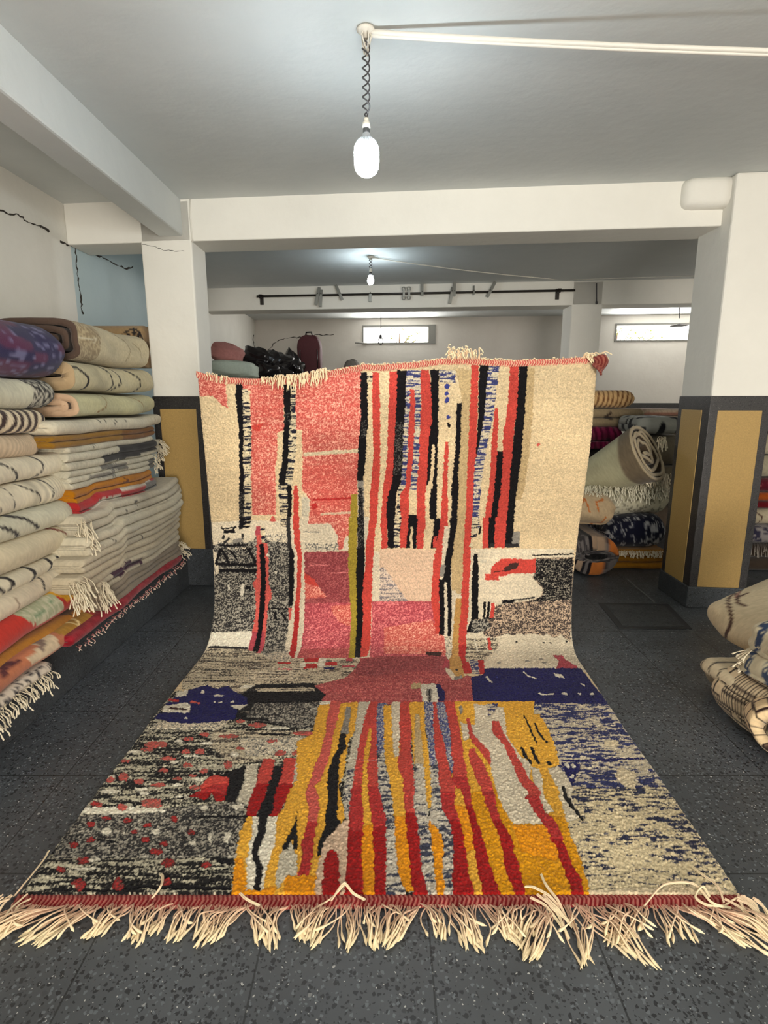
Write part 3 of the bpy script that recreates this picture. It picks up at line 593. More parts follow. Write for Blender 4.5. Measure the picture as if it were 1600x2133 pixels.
for x, y, w, h in ((1070, 292, 120, 34), (880, 368, 145, 30), (1390, 348, 190, 28), (1175, 400, 70, 26), (1230, 478, 76, 36), (1335, 478, 60, 32), (400, 422, 170, 46), (340, 455, 90, 26), (480, 515, 92, 30), (690, 470, 72, 40), (600, 470, 66, 30), (720, 355, 66, 30), (620, 385, 70, 24), (610, 560, 66, 36), (450, 595, 70, 36), (190, 640, 66, 60), (290, 670, 66, 40), (410, 695, 92, 30), (370, 815, 150, 66), (180, 842, 60, 46), (720, 600, 66, 30), (880, 560, 60, 60), (960, 450, 60, 24), (520, 920, 52, 46), (630, 1010, 52, 46), (325, 1055, 56, 40), (450, 1085, 62, 42), (400, 1135, 86, 46), (480, 1212, 96, 66), (730, 1230, 58, 46), (210, 930, 50, 40), (340, 960, 56, 26), (550, 650, 60, 22), (650, 630, 60, 22), (20, 822, 60, 34), (100, 655, 60, 36), (960, 266, 66, 24), (660, 710, 80, 30), (200, 530, 70, 26)): E(A5, 'coralsalt' if y < 900 else 'redsalt', x, y, w, h)
for x, y, w, h in ((505, 870, 84, 78), (752, 872, 70, 90), (1065, 860, 70, 56), (540, 722, 80, 46), (390, 775, 60, 40), (580, 585, 56, 36), (475, 620, 60, 44), (585, 485, 50, 40), (685, 450, 60, 30), (615, 352, 70, 26), (860, 535, 50, 30)): E(B3, 'redsalt', x, y, w, h)
P(A5, 'black', (815, 635), (1000, 558), (995, 650), (935, 812), (852, 802), (885, 655)); P(A5, 'red', (690, 700), (760, 640), (790, 625), (892, 645), (885, 690), (720, 760)); P(A5, 'deep', (615, 770), (760, 695), (885, 690), (856, 802), (800, 800), (775, 745), (735, 792)); P(A5, 'red2', (650, 760), (780, 690), (885, 680), (862, 760), (780, 735))
P(A5, 'lgrey', (1000, 560), (1082, 548), (1070, 690), (1020, 830), (935, 802), (985, 680))
S(A5, 'red', (518, 1115, 1192), (600, 1090, 1192), (690, 1068, 1140)); S(A5, 'deep', (685, 1066, 1150), (800, 1022, 1120), (900, 998, 1070))
S(A5, 'red', (513, 1258, 1338), (600, 1240, 1330), (690, 1195, 1312)); S(A5, 'deep', (685, 1190, 1312), (770, 1165, 1280), (900, 1155, 1215))
P(A5, 'lgrey', (1340, 505), (1405, 495), (1392, 600), (1310, 690))
# yellow field
P(A5, 'yellow', (1488, 158), (1610, 150), (1610, 1440), (905, 1425), (905, 1400), (925, 1200), (960, 1000), (1010, 905), (1200, 905), (1255, 850), (1290, 720), (1400, 590), (1450, 450))
P(A5, 'orange', (905, 1425), (905, 1395), (930, 1180), (980, 1180), (1000, 1380), (1190, 1370), (1190, 1425)); P(A5, 'orange', (1255, 1300), (1470, 1280), (1460, 1425), (1255, 1420)); P(A5, 'white', (1490, 136), (1570, 134), (1565, 158), (1488, 160))
P(A5, 'white', (1045, 905), (1212, 900), (1200, 950), (1190, 1100), (1135, 1250), (1112, 1392), (1002, 1392), (1002, 1200), (1040, 1000))
S(A5, 'black', (562, 1190, 1250), (650, 1163, 1228), (750, 1135, 1192), (850, 1095, 1185), (900, 1085, 1150), (1000, 1078, 1128), (1080, 1050, 1105), (1150, 1032, 1070), (1250, 1062, 1112), (1320, 1055, 1100), (1392, 1045, 1092))
P(A5, 'lgrey', (1262, 1080), (1290, 1050), (1320, 1130), (1352, 1180), (1345, 1290), (1270, 1300), (1200, 1395), (1195, 1300), (1210, 1200), (1240, 1130))
S(A5, 'black', (858, 1340, 1392), (920, 1333, 1385), (1000, 1300, 1360), (1060, 1268, 1345)); S(A5, 'black', (1050, 1268, 1300), (1125, 1238, 1280)); S(A5, 'black', (1050, 1310, 1350), (1125, 1308, 1342))
# --- floor half, middle stripes
P(A6, 'yellow', (205, 160), (470, 138), (455, 300), (400, 420), (380, 600), (340, 700), (385, 900), (330, 970), (240, 1065), (190, 1180), (180, 1300), (60, 1300), (60, 400), (160, 350)); P(A6, 'yellow', (1090, 135), (1640, 135), (1640, 1440), (1240, 1440), (1090, 900))
P(A6, 'gold', (1110, 780), (1400, 700), (1640, 950), (1640, 1440), (1240, 1440), (1180, 1000))
S(A6, 'coral', (135, 285, 355), (250, 258, 330), (350, 248, 300), (450, 225, 290), (550, 188, 262), (650, 150, 222), (700, 128, 172), (750, 118, 202), (850, 138, 212), (960, 128, 192)); S(A6, 'red2', (940, 128, 192), (1000, 110, 182), (1100, 88, 166), (1200, 90, 156), (1292, 60, 142))
S(A6, 'grey', (170, 385, 422), (260, 372, 412), (355, 345, 400)); S(A6, 'black', (350, 343, 384), (450, 335, 386), (500, 303, 352), (600, 268, 340), (700, 263, 336), (800, 270, 336), (900, 250, 330), (960, 245, 352), (1000, 235, 312), (1080, 200, 256), (1165, 188, 216))
P(A6, 'lgrey', (470, 138), (560, 140), (535, 250), (492, 340), (472, 500), (442, 600), (422, 750), (412, 940), (380, 920), (372, 750), (392, 580), (440, 350)); P(A6, 'greyd', (400, 580), (440, 590), (420, 750), (405, 900), (380, 900), (375, 750))
P(A6, 'pcream', (370, 930), (415, 930), (402, 1100), (395, 1425), (180, 1425), (190, 1250), (240, 1062), (330, 970))
P(A6, 'deep', (262, 1130), (300, 1118), (335, 1180), (352, 1425), (228, 1425), (235, 1200))
S(A6, 'red', (138, 550, 602), (250, 510, 602), (350, 485, 602), (500, 463, 602), (600, 443, 602), (700, 428, 602), (800, 418, 632), (900, 408, 652)); S(A6, 'deep', (880, 408, 650), (1000, 398, 654), (1100, 393, 658), (1300, 388, 658), (1425, 383, 656)); S(A6, 'red2', (700, 428, 602), (850, 412, 640), (960, 404, 652), (1000, 440, 500))
S(A6, 'yellow', (315, 540, 556), (450, 515, 552), (550, 505, 532), (700, 490, 532), (850, 500, 546), (1000, 500, 562)); S(A6, 'orange', (960, 500, 560), (1100, 490, 565), (1200, 488, 572), (1425, 508, 582)); D(A6, 'rose2', 8, (440, 524), (612, 530))
S(A6, 'blueg', (148, 598, 655), (300, 590, 655), (500, 595, 665)); S(A6, 'greyd', (480, 595, 668), (600, 600, 685), (700, 606, 695), (900, 648, 715), (1100, 653, 725), (1300, 653, 745), (1425, 660, 795))
S(A6, 'yellow', (160, 640, 702), (400, 640, 702), (550, 650, 735), (650, 678, 772), (800, 700, 778), (950, 708, 792)); S(A6, 'orange', (900, 706, 785), (1100, 715, 802), (1300, 740, 832), (1400, 790, 842)); S(A6, 'yellow', (400, 700, 745), (520, 700, 760), (620, 690, 770))
S(A6, 'creamw', (140, 688, 762), (300, 694, 752), (400, 698, 742), (505, 712, 742))
S(A6, 'red', (136, 752, 812), (300, 743, 822), (450, 750, 822), (550, 733, 832), (650, 768, 842), (850, 780, 842), (920, 782, 855)); S(A6, 'deep', (880, 780, 846), (1000, 785, 872), (1200, 808, 888), (1425, 840, 935))
S(A6, 'yellow', (140, 808, 908), (300, 823, 912), (500, 835, 942), (700, 880, 958), (850, 925, 972)); S(A6, 'beige', (220, 848, 875), (350, 845, 885), (500, 845, 905), (640, 860, 905))
S(A6, 'orange', (920, 922, 952), (1000, 938, 1032), (1100, 958, 1042), (1200, 968, 1034), (1425, 988, 1048))
S(A6, 'greyd', (550, 848, 905), (800, 838, 925), (1000, 868, 942), (1200, 883, 972), (1425, 938, 992)); S(A6, 'greyd', (520, 945, 1000), (750, 955, 1022), (880, 950, 1060), (930, 935, 1092), (1000, 1008, 1098), (1100, 1038, 1105), (1200, 1030, 1112), (1425, 1045, 1105))
S(A6, 'blueg', (140, 903, 972), (300, 918, 982), (480, 943, 988), (560, 945, 985))
S(A6, 'red', (140, 968, 992), (300, 968, 1012), (450, 978, 1052), (550, 998, 1068), (650, 1008, 1095), (750, 1018, 1140)); S(A6, 'red2', (740, 1018, 1118), (850, 1028, 1118), (950, 1088, 1165)); S(A6, 'deep', (930, 1080, 1160), (1100, 1103, 1178), (1250, 1100, 1215), (1425, 1090, 1245))
S(A6, 'blueg', (140, 988, 1042), (300, 1008, 1078), (400, 1043, 1088), (500, 1063, 1098), (610, 1083, 1106))
S(A6, 'red', (136, 1038, 1104), (300, 1075, 1142), (400, 1085, 1155), (550, 1098, 1182), (650, 1098, 1198)); S(A6, 'red2', (640, 1085, 1198), (750, 1150, 1215), (850, 1178, 1235)); S(A6, 'deep', (830, 1175, 1232), (1000, 1213, 1284), (1150, 1228, 1324), (1300, 1268, 1374), (1425, 1298, 1415))
S(A6, 'yellow', (715, 1113, 1148), (850, 1118, 1192)); S(A6, 'orange', (830, 1118, 1190), (1000, 1163, 1228), (1150, 1183, 1238)); S(A6, 'yellow', (1130, 1183, 1238), (1300, 1213, 1274), (1425, 1243, 1294))
P(A6, 'creamw', (1145, 270), (1200, 290), (1210, 380), (1170, 400)); P(A6, 'creamw', (1235, 150), (1330, 165), (1440, 178), (1445, 250), (1480, 330), (1610, 520), (1640, 950), (1490, 945), (1460, 870), (1400, 780), (1370, 640), (1340, 540), (1240, 410), (1195, 290), (1250, 290))
S(A6, 'red', (250, 1188, 1212), (350, 1203, 1232), (410, 1230, 1290), (470, 1285, 1342), (560, 1345, 1388))
S(A6, 'red', (450, 1203, 1242), (550, 1213, 1302), (650, 1258, 1348), (750, 1293, 1374)); S(A6, 'red2', (740, 1290, 1372), (850, 1333, 1394), (950, 1368, 1424)); S(A6, 'deep', (930, 1364, 1420), (1050, 1408, 1494), (1150, 1428, 1508), (1250, 1448, 1555), (1425, 1508, 1598))
S(A6, 'black', (465, 1388, 1408), (530, 1403, 1442), (600, 1418, 1464), (680, 1453, 1524), (740, 1468, 1504), (800, 1488, 1534), (850, 1523, 1564), (920, 1508, 1548), (952, 1543, 1564))
P(A6, 'bluew2', (1315, 155), (1400, 150), (1375, 200), (1340, 245)); E(A6, 'grey', 1150, 190, 24, 60)
# --- floor half, right
P(A7, 'yellow', (130, 140), (200, 148), (222, 180), (330, 185), (380, 270), (412, 350), (442, 462), (385, 480), (345, 500), (300, 480), (210, 400), (150, 300)); P(A7, 'yellow', (330, 480), (390, 490), (450, 600), (462, 700), (492, 800), (430, 820), (380, 740), (350, 600))
P(A7, 'gold', (170, 800), (350, 790), (360, 740), (470, 760), (500, 850), (560, 1000), (625, 1205), (250, 1205)); P(A7, 'orange', (180, 800), (400, 800), (500, 960), (420, 1000), (230, 950))
P(A7, 'creamw', (60, 290), (130, 380), (200, 480), (250, 620), (300, 720), (352, 792), (180, 795), (100, 640), (60, 500))
P(A7, 'creamw', (280, 470), (330, 490), (350, 560), (350, 640), (415, 725), (380, 735), (340, 680), (300, 560))
P(A7, 'creamw', (375, 490), (430, 470), (480, 520), (515, 600), (500, 660), (460, 700), (440, 600), (400, 540)); P(A7, 'creamw', (440, 640), (500, 620), (560, 760), (480, 780))
S(A7, 'red', (220, 65, 102), (290, 70, 132), (350, 128, 172), (450, 173, 222), (550, 213, 284), (620, 268, 342), (660, 248, 322)); S(A7, 'red2', (640, 250, 330), (720, 298, 358), (800, 353, 434), (900, 408, 464)); S(A7, 'deep', (880, 405, 458), (1000, 448, 504), (1100, 488, 564), (1205, 508, 578))
P(A7, 'navy', (452, 452), (558, 458), (512, 582)); E(A7, 'white', 485, 468, 26, 30); E(A7, 'white', 518, 470, 22, 26); E(A7, 'white', 512, 530, 22, 26)
D(A7, 'black', 9, (245, 190), (270, 250), (314, 345)); D(A7, 'black', 12, (300, 235), (330, 290), (370, 345)); D(A7, 'black', 16, (225, 368), (250, 410), (280, 458)); D(A7, 'black', 16, (282, 368), (300, 410), (325, 458)); E(A7, 'black', 382, 455, 26, 22)
D(A7, 'black', 18, (462, 588), (482, 650)); D(A7, 'black', 24, (480, 645), (518, 705)); D(A7, 'black', 18, (515, 700), (572, 776)); D(A7, 'navy', 9, (450, 442), (680, 436), (910, 432)); P(A7, 'cream2', (770, 480), (860, 510), (850, 600), (800, 590), (750, 530))
D(A7, 'cream2', 34, (690, 350), (770, 345)); P(A7, 'cream2', (600, 1160), (1300, 1130), (1440, 1200), (620, 1205))

def inpoly(x, y, poly):
    r = np.zeros(x.shape, bool); n = len(poly)
    for i in range(n):
        x1, y1 = poly[i]; x2, y2 = poly[(i+1) % n]
        if y1 == y2: continue
        c = ((y1 > y) != (y2 > y)) & (x < (x2-x1)*(y-y1)/(y2-y1)+x1); r ^= c
    return r
def style_rgb(sty, u, s):
    """sRGB colour of wool in a style at rug coordinates (m)"""
    mode, a, b, k = sty; a = np.array(a, float); b = np.array(b, float)
    fine = vn(u/.0040, s/.0038, 1)*.72+vn(u/.0075, s/.0055, 2)*.28
    if mode == 'plain': f = None
    elif mode == 'heather':
        f = sstep(.35, .75, fine*.84+vn(u/.05, s/.012, 3)*.16+(k-.5)*.5)
    elif mode == 'salt':
        f = sstep(.43, .60, fine*.82+vn(u/.03, s/.008, 4)*.18+(k-.5)*.6)
    elif mode == 'saltrow':
        f = sstep(.44, .58, fine*.50+vn(u/.07, s/.0075, 5)*.42+vn(u/.3, s/.05, 6)*.08+(k-.5)*.6)
    elif mode == 'stroke':
        f = sstep(.44, .54, fine*.28+vn(u/.028, s/.0065, 7)*.52+vn(u/.14, s/.07, 8)*.20+(k-.5)*.6)
    elif mode == 'dash':
        f = sstep(.42, .58, .72*vn(u/.034, s/.0060, 9)+.28*fine+(k-.5)*.5)
    c = a+np.zeros(u.shape+(3,)) if f is None else a+(b-a)*f[..., None]
    g = 1+.34*(fine-.5)+.14*(vn(u/.20, s/.16, 10)-.5)+.05*(vn(u/.5, s/.012, 12)-.5)
    return np.clip(c*g[..., None], 4, 250)

def make_rug():
    NU, NS = 720, 1060
    u1 = np.linspace(-W2R, W2R, NU); q1 = np.linspace(0, 1, NS)
    U, Q = np.meshgrid(u1, q1); Sg = Q*s_top(U)
    # colour
    wob = .008
    uu = U+wob*(vn(U/.03, Sg/.0085, 20)-.5)+.004*(vn(U/.3, Sg/.07, 21)-.5); ss = Sg+.007*(vn(U/.010, Sg/.02, 22)-.5)
    K = np.full(U.shape, -1, np.int16); names = []
    for sty, poly in L_:
        pu = [uv(*p) for p in poly]; xs = [p[0] for p in pu]; ys = [p[1] for p in pu]
        i0, i1 = np.searchsorted(q1*3.05, [min(ys)-.35, max(ys)+.35]); j0, j1 = np.searchsorted(u1, [min(xs)-.02, max(xs)+.02])
        i0 = max(0, i0); sl = (slice(i0, i1), slice(j0, j1))
        if i1 <= i0 or j1 <= j0: continue
        m = inpoly(uu[sl], ss[sl], pu)
        if sty not in names: names.append(sty)
        K[sl][m] = names.index(sty)
    rgb = np.zeros(U.shape+(3,)); rgb[:] = C['cream']
    for i, nme in enumerate(names):
        m = K == i
        if m.any(): rgb[m] = style_rgb(ST[nme], U[m], Sg[m])
    # shape
    Y = np.interp(Sg, PS, PR[:, 0]); Z = np.interp(Sg, PS, PR[:, 1])
    dY = np.gradient(PR[:, 0], PS); dZ = np.gradient(PR[:, 1], PS)
    tY = np.interp(Sg, PS, dY); tZ = np.interp(Sg, PS, dZ); nY, nZ = -tZ, tY        # towards the viewer / up
    ln = np.hypot(nY, nZ); nY /= ln; nZ /= ln
    hang = sstep(1.5, 2.0, Sg)
    knot = vn(U/.0050, Sg/.0046, 30); row = vn(U/.25, Sg/.011, 31); big = vn(U/.16, Sg/.14, 32)
    edge = np.minimum(W2R-np.abs(U), .05)/.05
    h = .0050*knot+.0042*(R.rand(*U.shape)-.5)+.0005*row+.0025*big-.006*(1-np.clip(edge*3, 0, 1))**2
    # carved edges between colour fields
    kk = (np.abs(np.diff(K, axis=1, prepend=K[:, :1])) > 0) | (np.abs(np.diff(K, axis=0, prepend=K[:1])) > 0)
    h -= .003*kk
    wave = hang*(.018*np.sin(U*5.2+.7)+.012*np.sin(U*9.1+Sg*2+1.)+.02*np.sin(U*2.1-1.2))*sstep(1.5, 2.9, Sg)
    X = U+cen_s(Sg)+.006*(vn(Sg/.25, U*0+3, 33)-.5)*np.sign(U)*(np.abs(U) > .9)
    jx = .0016*(vn(U/.004, Sg/.004, 35)-.5)
    V = np.stack([X+jx, Y+nY*(h+wave), Z+nZ*(h+wave)], -1)
    n = NU*NS; idx = np.arange(n).reshape(NS, NU)
    F = np.stack([idx[:-1, :-1], idx[:-1, 1:], idx[1:, 1:], idx[1:, :-1]], -1).reshape(-1, 4)
    # skirt + flat back give the pile its thickness
    Bk = np.stack([X, Y-nY*.006+nY*wave, Z-nZ*.010+nZ*wave], -1)
    per = np.concatenate([idx[0, :], idx[1:, -1], idx[-1, -2::-1], idx[-2:0:-1, 0]])
    Vs = Bk.reshape(-1, 3)[per]; m = len(per); o = n
    Fs = np.stack([per, np.roll(per, -1), o+np.roll(np.arange(m), -1), o+np.arange(m)], -1)[:, ::-1]
    step = 8
    ii = np.unique(np.r_[0:NS:step, NS-1]); jj = np.unique(np.r_[0:NU:step, NU-1])
    Vb = Bk[np.ix_(ii, jj)].reshape(-1, 3); ib = np.arange(len(Vb)).reshape(len(ii), len(jj))+n+m
    Fb = np.stack([ib[:-1, :-1], ib[1:, :-1], ib[1:, 1:], ib[:-1, 1:]], -1).reshape(-1, 4)
    colr = s2l(np.concatenate([rgb.reshape(-1, 3), rgb.reshape(-1, 3)[per], np.tile(np.array([C['creamw']]), (len(Vb), 1))*.85]))
    root = empty('pile_rug', 'large multicoloured striped and speckled wool rug hanging down and spread across the floor', 'rug', (0, 2.1, 0))
    mesh_np('pile', np.concatenate([V.reshape(-1, 3), Vs, Vb]), np.concatenate([F, Fs, Fb]), M_WOOL, root, colr)
    # braided end bindings
    def binding(name, s0, s1, hang_, lab):
        nu, ns = 900, 9; u = np.linspace(-W2R-.006, W2R+.006, nu); v = np.linspace(0, 1, ns); Ub, Vv = np.meshgrid(u, v)
        Sb = s0(Ub)+(s1(Ub)-s0(Ub))*Vv
        Yb = np.interp(Sb, PS, PR[:, 0])+np.where(Sb < 0, Sb, 0); Zb = np.interp(Sb, PS, PR[:, 1])
        wv = hang_*(.018*np.sin(Ub*5.2+.7)+.012*np.sin(Ub*9.1+Sb*2+1.)+.02*np.sin(Ub*2.1-1.2))
        chev = np.sin((Ub+np.abs(Vv-.5)*.016)*2*pi/.0125)
        hh = .004+.004*np.sin(pi*Vv)+.002*chev
        if hang_: Xb, Yb2, Zb2 = Ub+cen_s(Sb), Yb-hh-wv, Zb
        else: Xb, Yb2, Zb2 = Ub+cen_s(0*Sb), Yb, .006+hh+.004*sstep(-.03, 0, Sb)
        f = sstep(-.2, .35, chev)[..., None]
        ca, cb_ = ((216, 172, 144), (184, 78, 72)) if hang_ else ((166, 100, 88), (122, 28, 32))
        c = np.array(cb_)*(1-f)+np.array(ca)*f
        c = c*(1+.2*(vn(Ub/.006, Sb/.004, 40)-.5))[..., None]
        Vt = np.stack([Xb, Yb2, Zb2], -1).reshape(-1, 3); Vd = np.stack([Xb, Yb2+(.012 if hang_ else 0), Zb2-(0 if hang_ else .006)], -1).reshape(-1, 3)
        k = nu*ns; ix = np.arange(k).reshape(ns, nu)
        Fq = np.stack([ix[:-1, :-1], ix[:-1, 1:], ix[1:, 1:], ix[1:, :-1]], -1).reshape(-1, 4); Fq2 = (Fq+k)[:, ::-1]
        pr = np.concatenate([ix[0, :], ix[1:, -1], ix[-1, -2::-1], ix[-2:0:-1, 0]]); Fe = np.stack([pr, pr+k, np.roll(pr, -1)+k, np.roll(pr, -1)], -1)
        o = mesh_np(name, np.concatenate([Vt, Vd]), np.concatenate([Fq, Fq2, Fe]), M_YARN, root, s2l(np.clip(np.concatenate([c.reshape(-1, 3)]*2), 0, 255)))
        o['label'] = lab; return o
    binding('end_binding', lambda u: -.034+.004*np.sin(u*4), lambda u: .004+0*u, 0, 'dark red braided binding along the end on the floor')
    binding('end_binding', lambda u: s_top(u)-.008, lambda u: s_top(u)+.026, 1, 'coral and cream zigzag binding along the raised top edge')
    # fringes
    def strands(name, make, lab):
        V, F, Cc = [], [], []; o = 0
        for P_, rad, cA, cB in make:
            P_ = np.asarray(P_); m_ = len(P_); nn = 5
            T = np.gradient(P_, axis=0); T /= np.linalg.norm(T, axis=1)[:, None]+1e-9
            up = np.array([.13, .2, 1.]); N1 = np.cross(T, up); N1 /= np.linalg.norm(N1, axis=1)[:, None]+1e-9; N2 = np.cross(T, N1)
            for k in range(nn):
                a = 2*pi*k/nn; V.append(P_+(N1*cos(a)+N2*sin(a))*np.asarray(rad)[:, None])
            # V stored ring-major per k: index k*m_+i
            for i in range(m_-1):
                for k in range(nn): F.append((o+k*m_+i, o+((k+1) % nn)*m_+i, o+((k+1) % nn)*m_+i+1, o+k*m_+i+1))
            tt = np.linspace(0, 1, m_)[:, None]; cc = np.array(cA)*(1-tt)+np.array(cB)*tt
            Cc += [cc]*nn; o += nn*m_
        ob = mesh_np(name, np.concatenate(V), np.array(F), M_YARN, root, s2l(np.clip(np.concatenate(Cc), 0, 255))); ob['label'] = lab; ob['kind'] = 'stuff'
        return ob
    rr = random.Random(5); out = []
    u = -W2R+.004
    while u < W2R:
        n_b = rr.randint(4, 11); lean = rr.uniform(-.75, .6)+(-.5 if u < -.85 else 0)+(.35 if u > .75 else 0); L0 = rr.uniform(.085, .125)
        if -.9 < u < -.2: lean += .18*sin(u*9)
        if .42 < u < .62: L0 += .05
        if u > .86: L0 += .04; lean += .3
        if u < -.9: lean -= .5; L0 += .02
        tip = u+n_b*.0028+lean*L0
        for k in range(n_b):
            if u > W2R: break
            x0 = u+cen_s(0); L = L0*rr.uniform(.82, 1.12); tx = cen_s(0)+tip+rr.uniform(-.016, .016)+(u-tip+lean*L0)*.5
            y0 = 1.325-.030; a = rr.uniform(-.016, .016); hk = rr.uniform(-.035, .035)*(rr.random() < .5); hz = rr.uniform(.006, .03); zb = rr.uniform(.003, .010)
            t = np.linspace(0, 1, 11)
            X = x0+(tx-x0)*t**1.15+a*np.sin(t*pi)+hk*np.maximum(0, t-.6)**1.5+.003*np.sin(t*9+k); Yy = y0-L*t*(1-.12*abs(lean))+.004*np.sin(t*7+u*50); Zz = np.maximum(.0035, .010*(1-t)+zb*t+hz*np.sin(t*pi)**2*(rr.random() < .55))
            rad = .0021+np.where(t > .74, .0024*np.sin((t-.74)/.26*pi*.85), 0)
            rad[-1] = .0008
            out.append((np.stack([X, Yy, Zz], -1), rad, (214, 170, 146), (232, 214, 172)))
            u += rr.uniform(.0042, .0064)
    for k in range(48):                                   # untidy cords lying across the others
        u_ = rr.uniform(-W2R, W2R); L = rr.uniform(.05, .10); la = rr.choice((-1, 1))*rr.uniform(.02, .10); t = np.linspace(0, 1, 11)
        X = u_+cen_s(0)+la*t**1.4+.006*np.sin(t*6+k); Yy = 1.298-L*np.sin(t*pi*.5)**1.2+.02*t**3*rr.uniform(-1, 1); Zz = .010+.018*np.sin(t*pi)+.004*rr.random()
        rad = .0021+np.where(t > .74, .0024*np.sin((t-.74)/.26*pi*.85), 0); rad[-1] = .0008
        out.append((np.stack([X, Yy, Zz], -1), rad, (214, 172, 148), (232, 216, 176)))
    # a few stray cords thrown back across the binding
    def stray(pts, r=.0023):
        P_ = np.array([[*on_z(px, py, .0)[:2], z] for px, py, z in pts]); Pd = np.column_stack([catmull(P_[:, [0, 1]], 8), np.interp(np.linspace(0, 1, (len(P_)-1)*8+1), np.linspace(0, 1, len(P_)), P_[:, 2])])
        for j in range(2):
            out.append((Pd+[.003*j, .002*j, .001*j], np.full(len(Pd), r), (226, 196, 164), (232, 216, 178)))
    stray([(318, 1890, .03), (336, 1878, .05), (340, 1855, .045), (336, 1846, .04)]); stray([(1180, 1925, .012), (1160, 1895, .03), (1135, 1865, .035), (1125, 1843, .035)]); stray([(1165, 1905, .02), (1140, 1885, .032), (1110, 1870, .034), (1092, 1866, .03)])
    stray([(1340, 1900, .02), (1380, 1868, .04), (1440, 1866, .04), (1480, 1900, .03), (1520, 1905, .02)]); stray([(1600, 1930, .01), (1570, 1905, .02), (1535, 1890, .03), (1505, 1900, .02), (1470, 1905, .03), (1445, 1890, .035), (1460, 1872, .04), (1475, 1888, .03)]); stray([(1505, 1900, .03), (1490, 1870, .04), (1455, 1840, .035), (1437, 1822, .03)], .0018)
    stray([(690, 1895, .03), (715, 1868, .045), (735, 1880, .03), (760, 1888, .02)]); stray([(650, 1905, .015), (690, 1890, .03), (718, 1866, .04)]); stray([(500, 1880, .03), (515, 1893, .03), (540, 1900, .02)]); stray([(30, 1880, .02), (50, 1862, .03), (90, 1812, .03), (103, 1790, .03)], .0016)
    for base, n_ in ((1530, 9), (1130, 5), (30, 7)):
        for k in range(n_):
            x = base+rr.uniform(-30, 40); s_ = 1 if base > 1000 else -1
            stray([(x, 1888+rr.uniform(-6, 6), .03), (x+s_*rr.uniform(15, 40), 1900+rr.uniform(0, 15), .025), (x+s_*rr.uniform(40, 75), 1930+rr.uniform(0, 35), .006)])
    strands('fringe', out, 'long cream tasselled cords lying on the floor')
    out = []
    def yz(uu_, ds):
        s_ = float(s_top(uu_))+ds; return float(np.interp(s_, PS, PR[:, 0])), float(np.interp(s_, PS, PR[:, 1]))
    for (pa, pb, cnt, mode) in ((430, 480, 9, 'f'), (540, 575, 10, 'f'), (575, 605, 14, 'F'), (600, 680, 40, 'F'), (762, 805, 12, 'u'), (930, 962, 22, 'U'), (962, 1000, 16, 'U'), (1000, 1050, 14, 'u'), (1205, 1245, 26, 'R'), (660, 760, 12, 'u'), (810, 930, 16, 'u'), (1050, 1200, 14, 'u')):
        ua, ub = uv(pa, 775)[0], uv(pb, 760)[0]
        for k in range(cnt):
            u_ = ua+(ub-ua)*(k+rr.random())/cnt; y, z = yz(u_, .020); x = u_+cen_s(2.9)
            wv = .018*sin(u_*5.2+.7)+.012*sin(u_*9.1+6.8)+.02*sin(u_*2.1-1.2); y -= wv
            t = np.linspace(0, 1, 10)
            if mode == 'F': hh, fw, dr, dx = .030, .035, rr.uniform(.05, .095), rr.uniform(-.03, .02)
            elif mode == 'f': hh, fw, dr, dx = .018, .022, rr.uniform(.015, .05), rr.uniform(-.02, .02)
            elif mode == 'U': hh, fw, dr, dx = rr.uniform(.03, .07), .02, rr.uniform(0, .05), rr.uniform(-.04, .03)
            elif mode == 'u': hh, fw, dr, dx = rr.uniform(.004, .014), .01, .006, rr.uniform(-.02, .02)
            else: hh, fw, dr, dx = rr.uniform(.01, .035), .02, rr.uniform(.01, .06), rr.uniform(.0, .055)
            Z = z+hh*np.sin(np.minimum(t*1.6, 1)*pi*.5)-dr*np.maximum(0, t-.35)/.65; Yy = y-.008-fw*np.sin(t*pi*.55); X = x+dx*t+.003*np.sin(t*8+k)
            out.append((np.stack([X, Yy, Z], -1), np.where(t > .8, .0034, .0026)*np.where(t > .97, .5, 1), (232, 196, 160), (238, 222, 180)))
    strands('fringe', out, 'cream tassels flopped over the raised top edge')
    # corner flopped over at the top right
    gu, gv = np.meshgrid(np.linspace(0, 1, 24), np.linspace(0, 1, 24)); c0 = on_y(1236, 752, 2.915); ux = .052*gu; fold = gv
    Xc = c0[0]+ux*(1-.35*fold)+.006*np.sin(fold*5); Zc_ = c0[2]+.012-.085*fold*(.5+.5*gu)+.010*np.sin(gu*pi)*(1-fold); Yc = 2.905-.03*np.sin(gu*pi*.9)-.012*np.sin(fold*7)
    ch = sstep(-.2, .3, np.sin((gu*.052+np.abs(fold-.5)*.03)*2*pi/.011))[..., None]; cc = np.array([112, 44, 40])*(1-ch)+np.array([146, 84, 70])*ch
    ix = np.arange(576).reshape(24, 24); Fq = np.stack([ix[:-1, :-1], ix[:-1, 1:], ix[1:, 1:], ix[1:, :-1]], -1).reshape(-1, 4)
    o = mesh_np('turned_corner', np.stack([Xc, Yc, Zc_], -1).reshape(-1, 3), Fq, M_YARN, root, s2l(cc.reshape(-1, 3))); o['label'] = 'dark red corner flopped forward at the top right'
    sd = o.modifiers.new('thickness', 'SOLIDIFY'); sd.thickness = .012
    return root
RUG = make_rug()
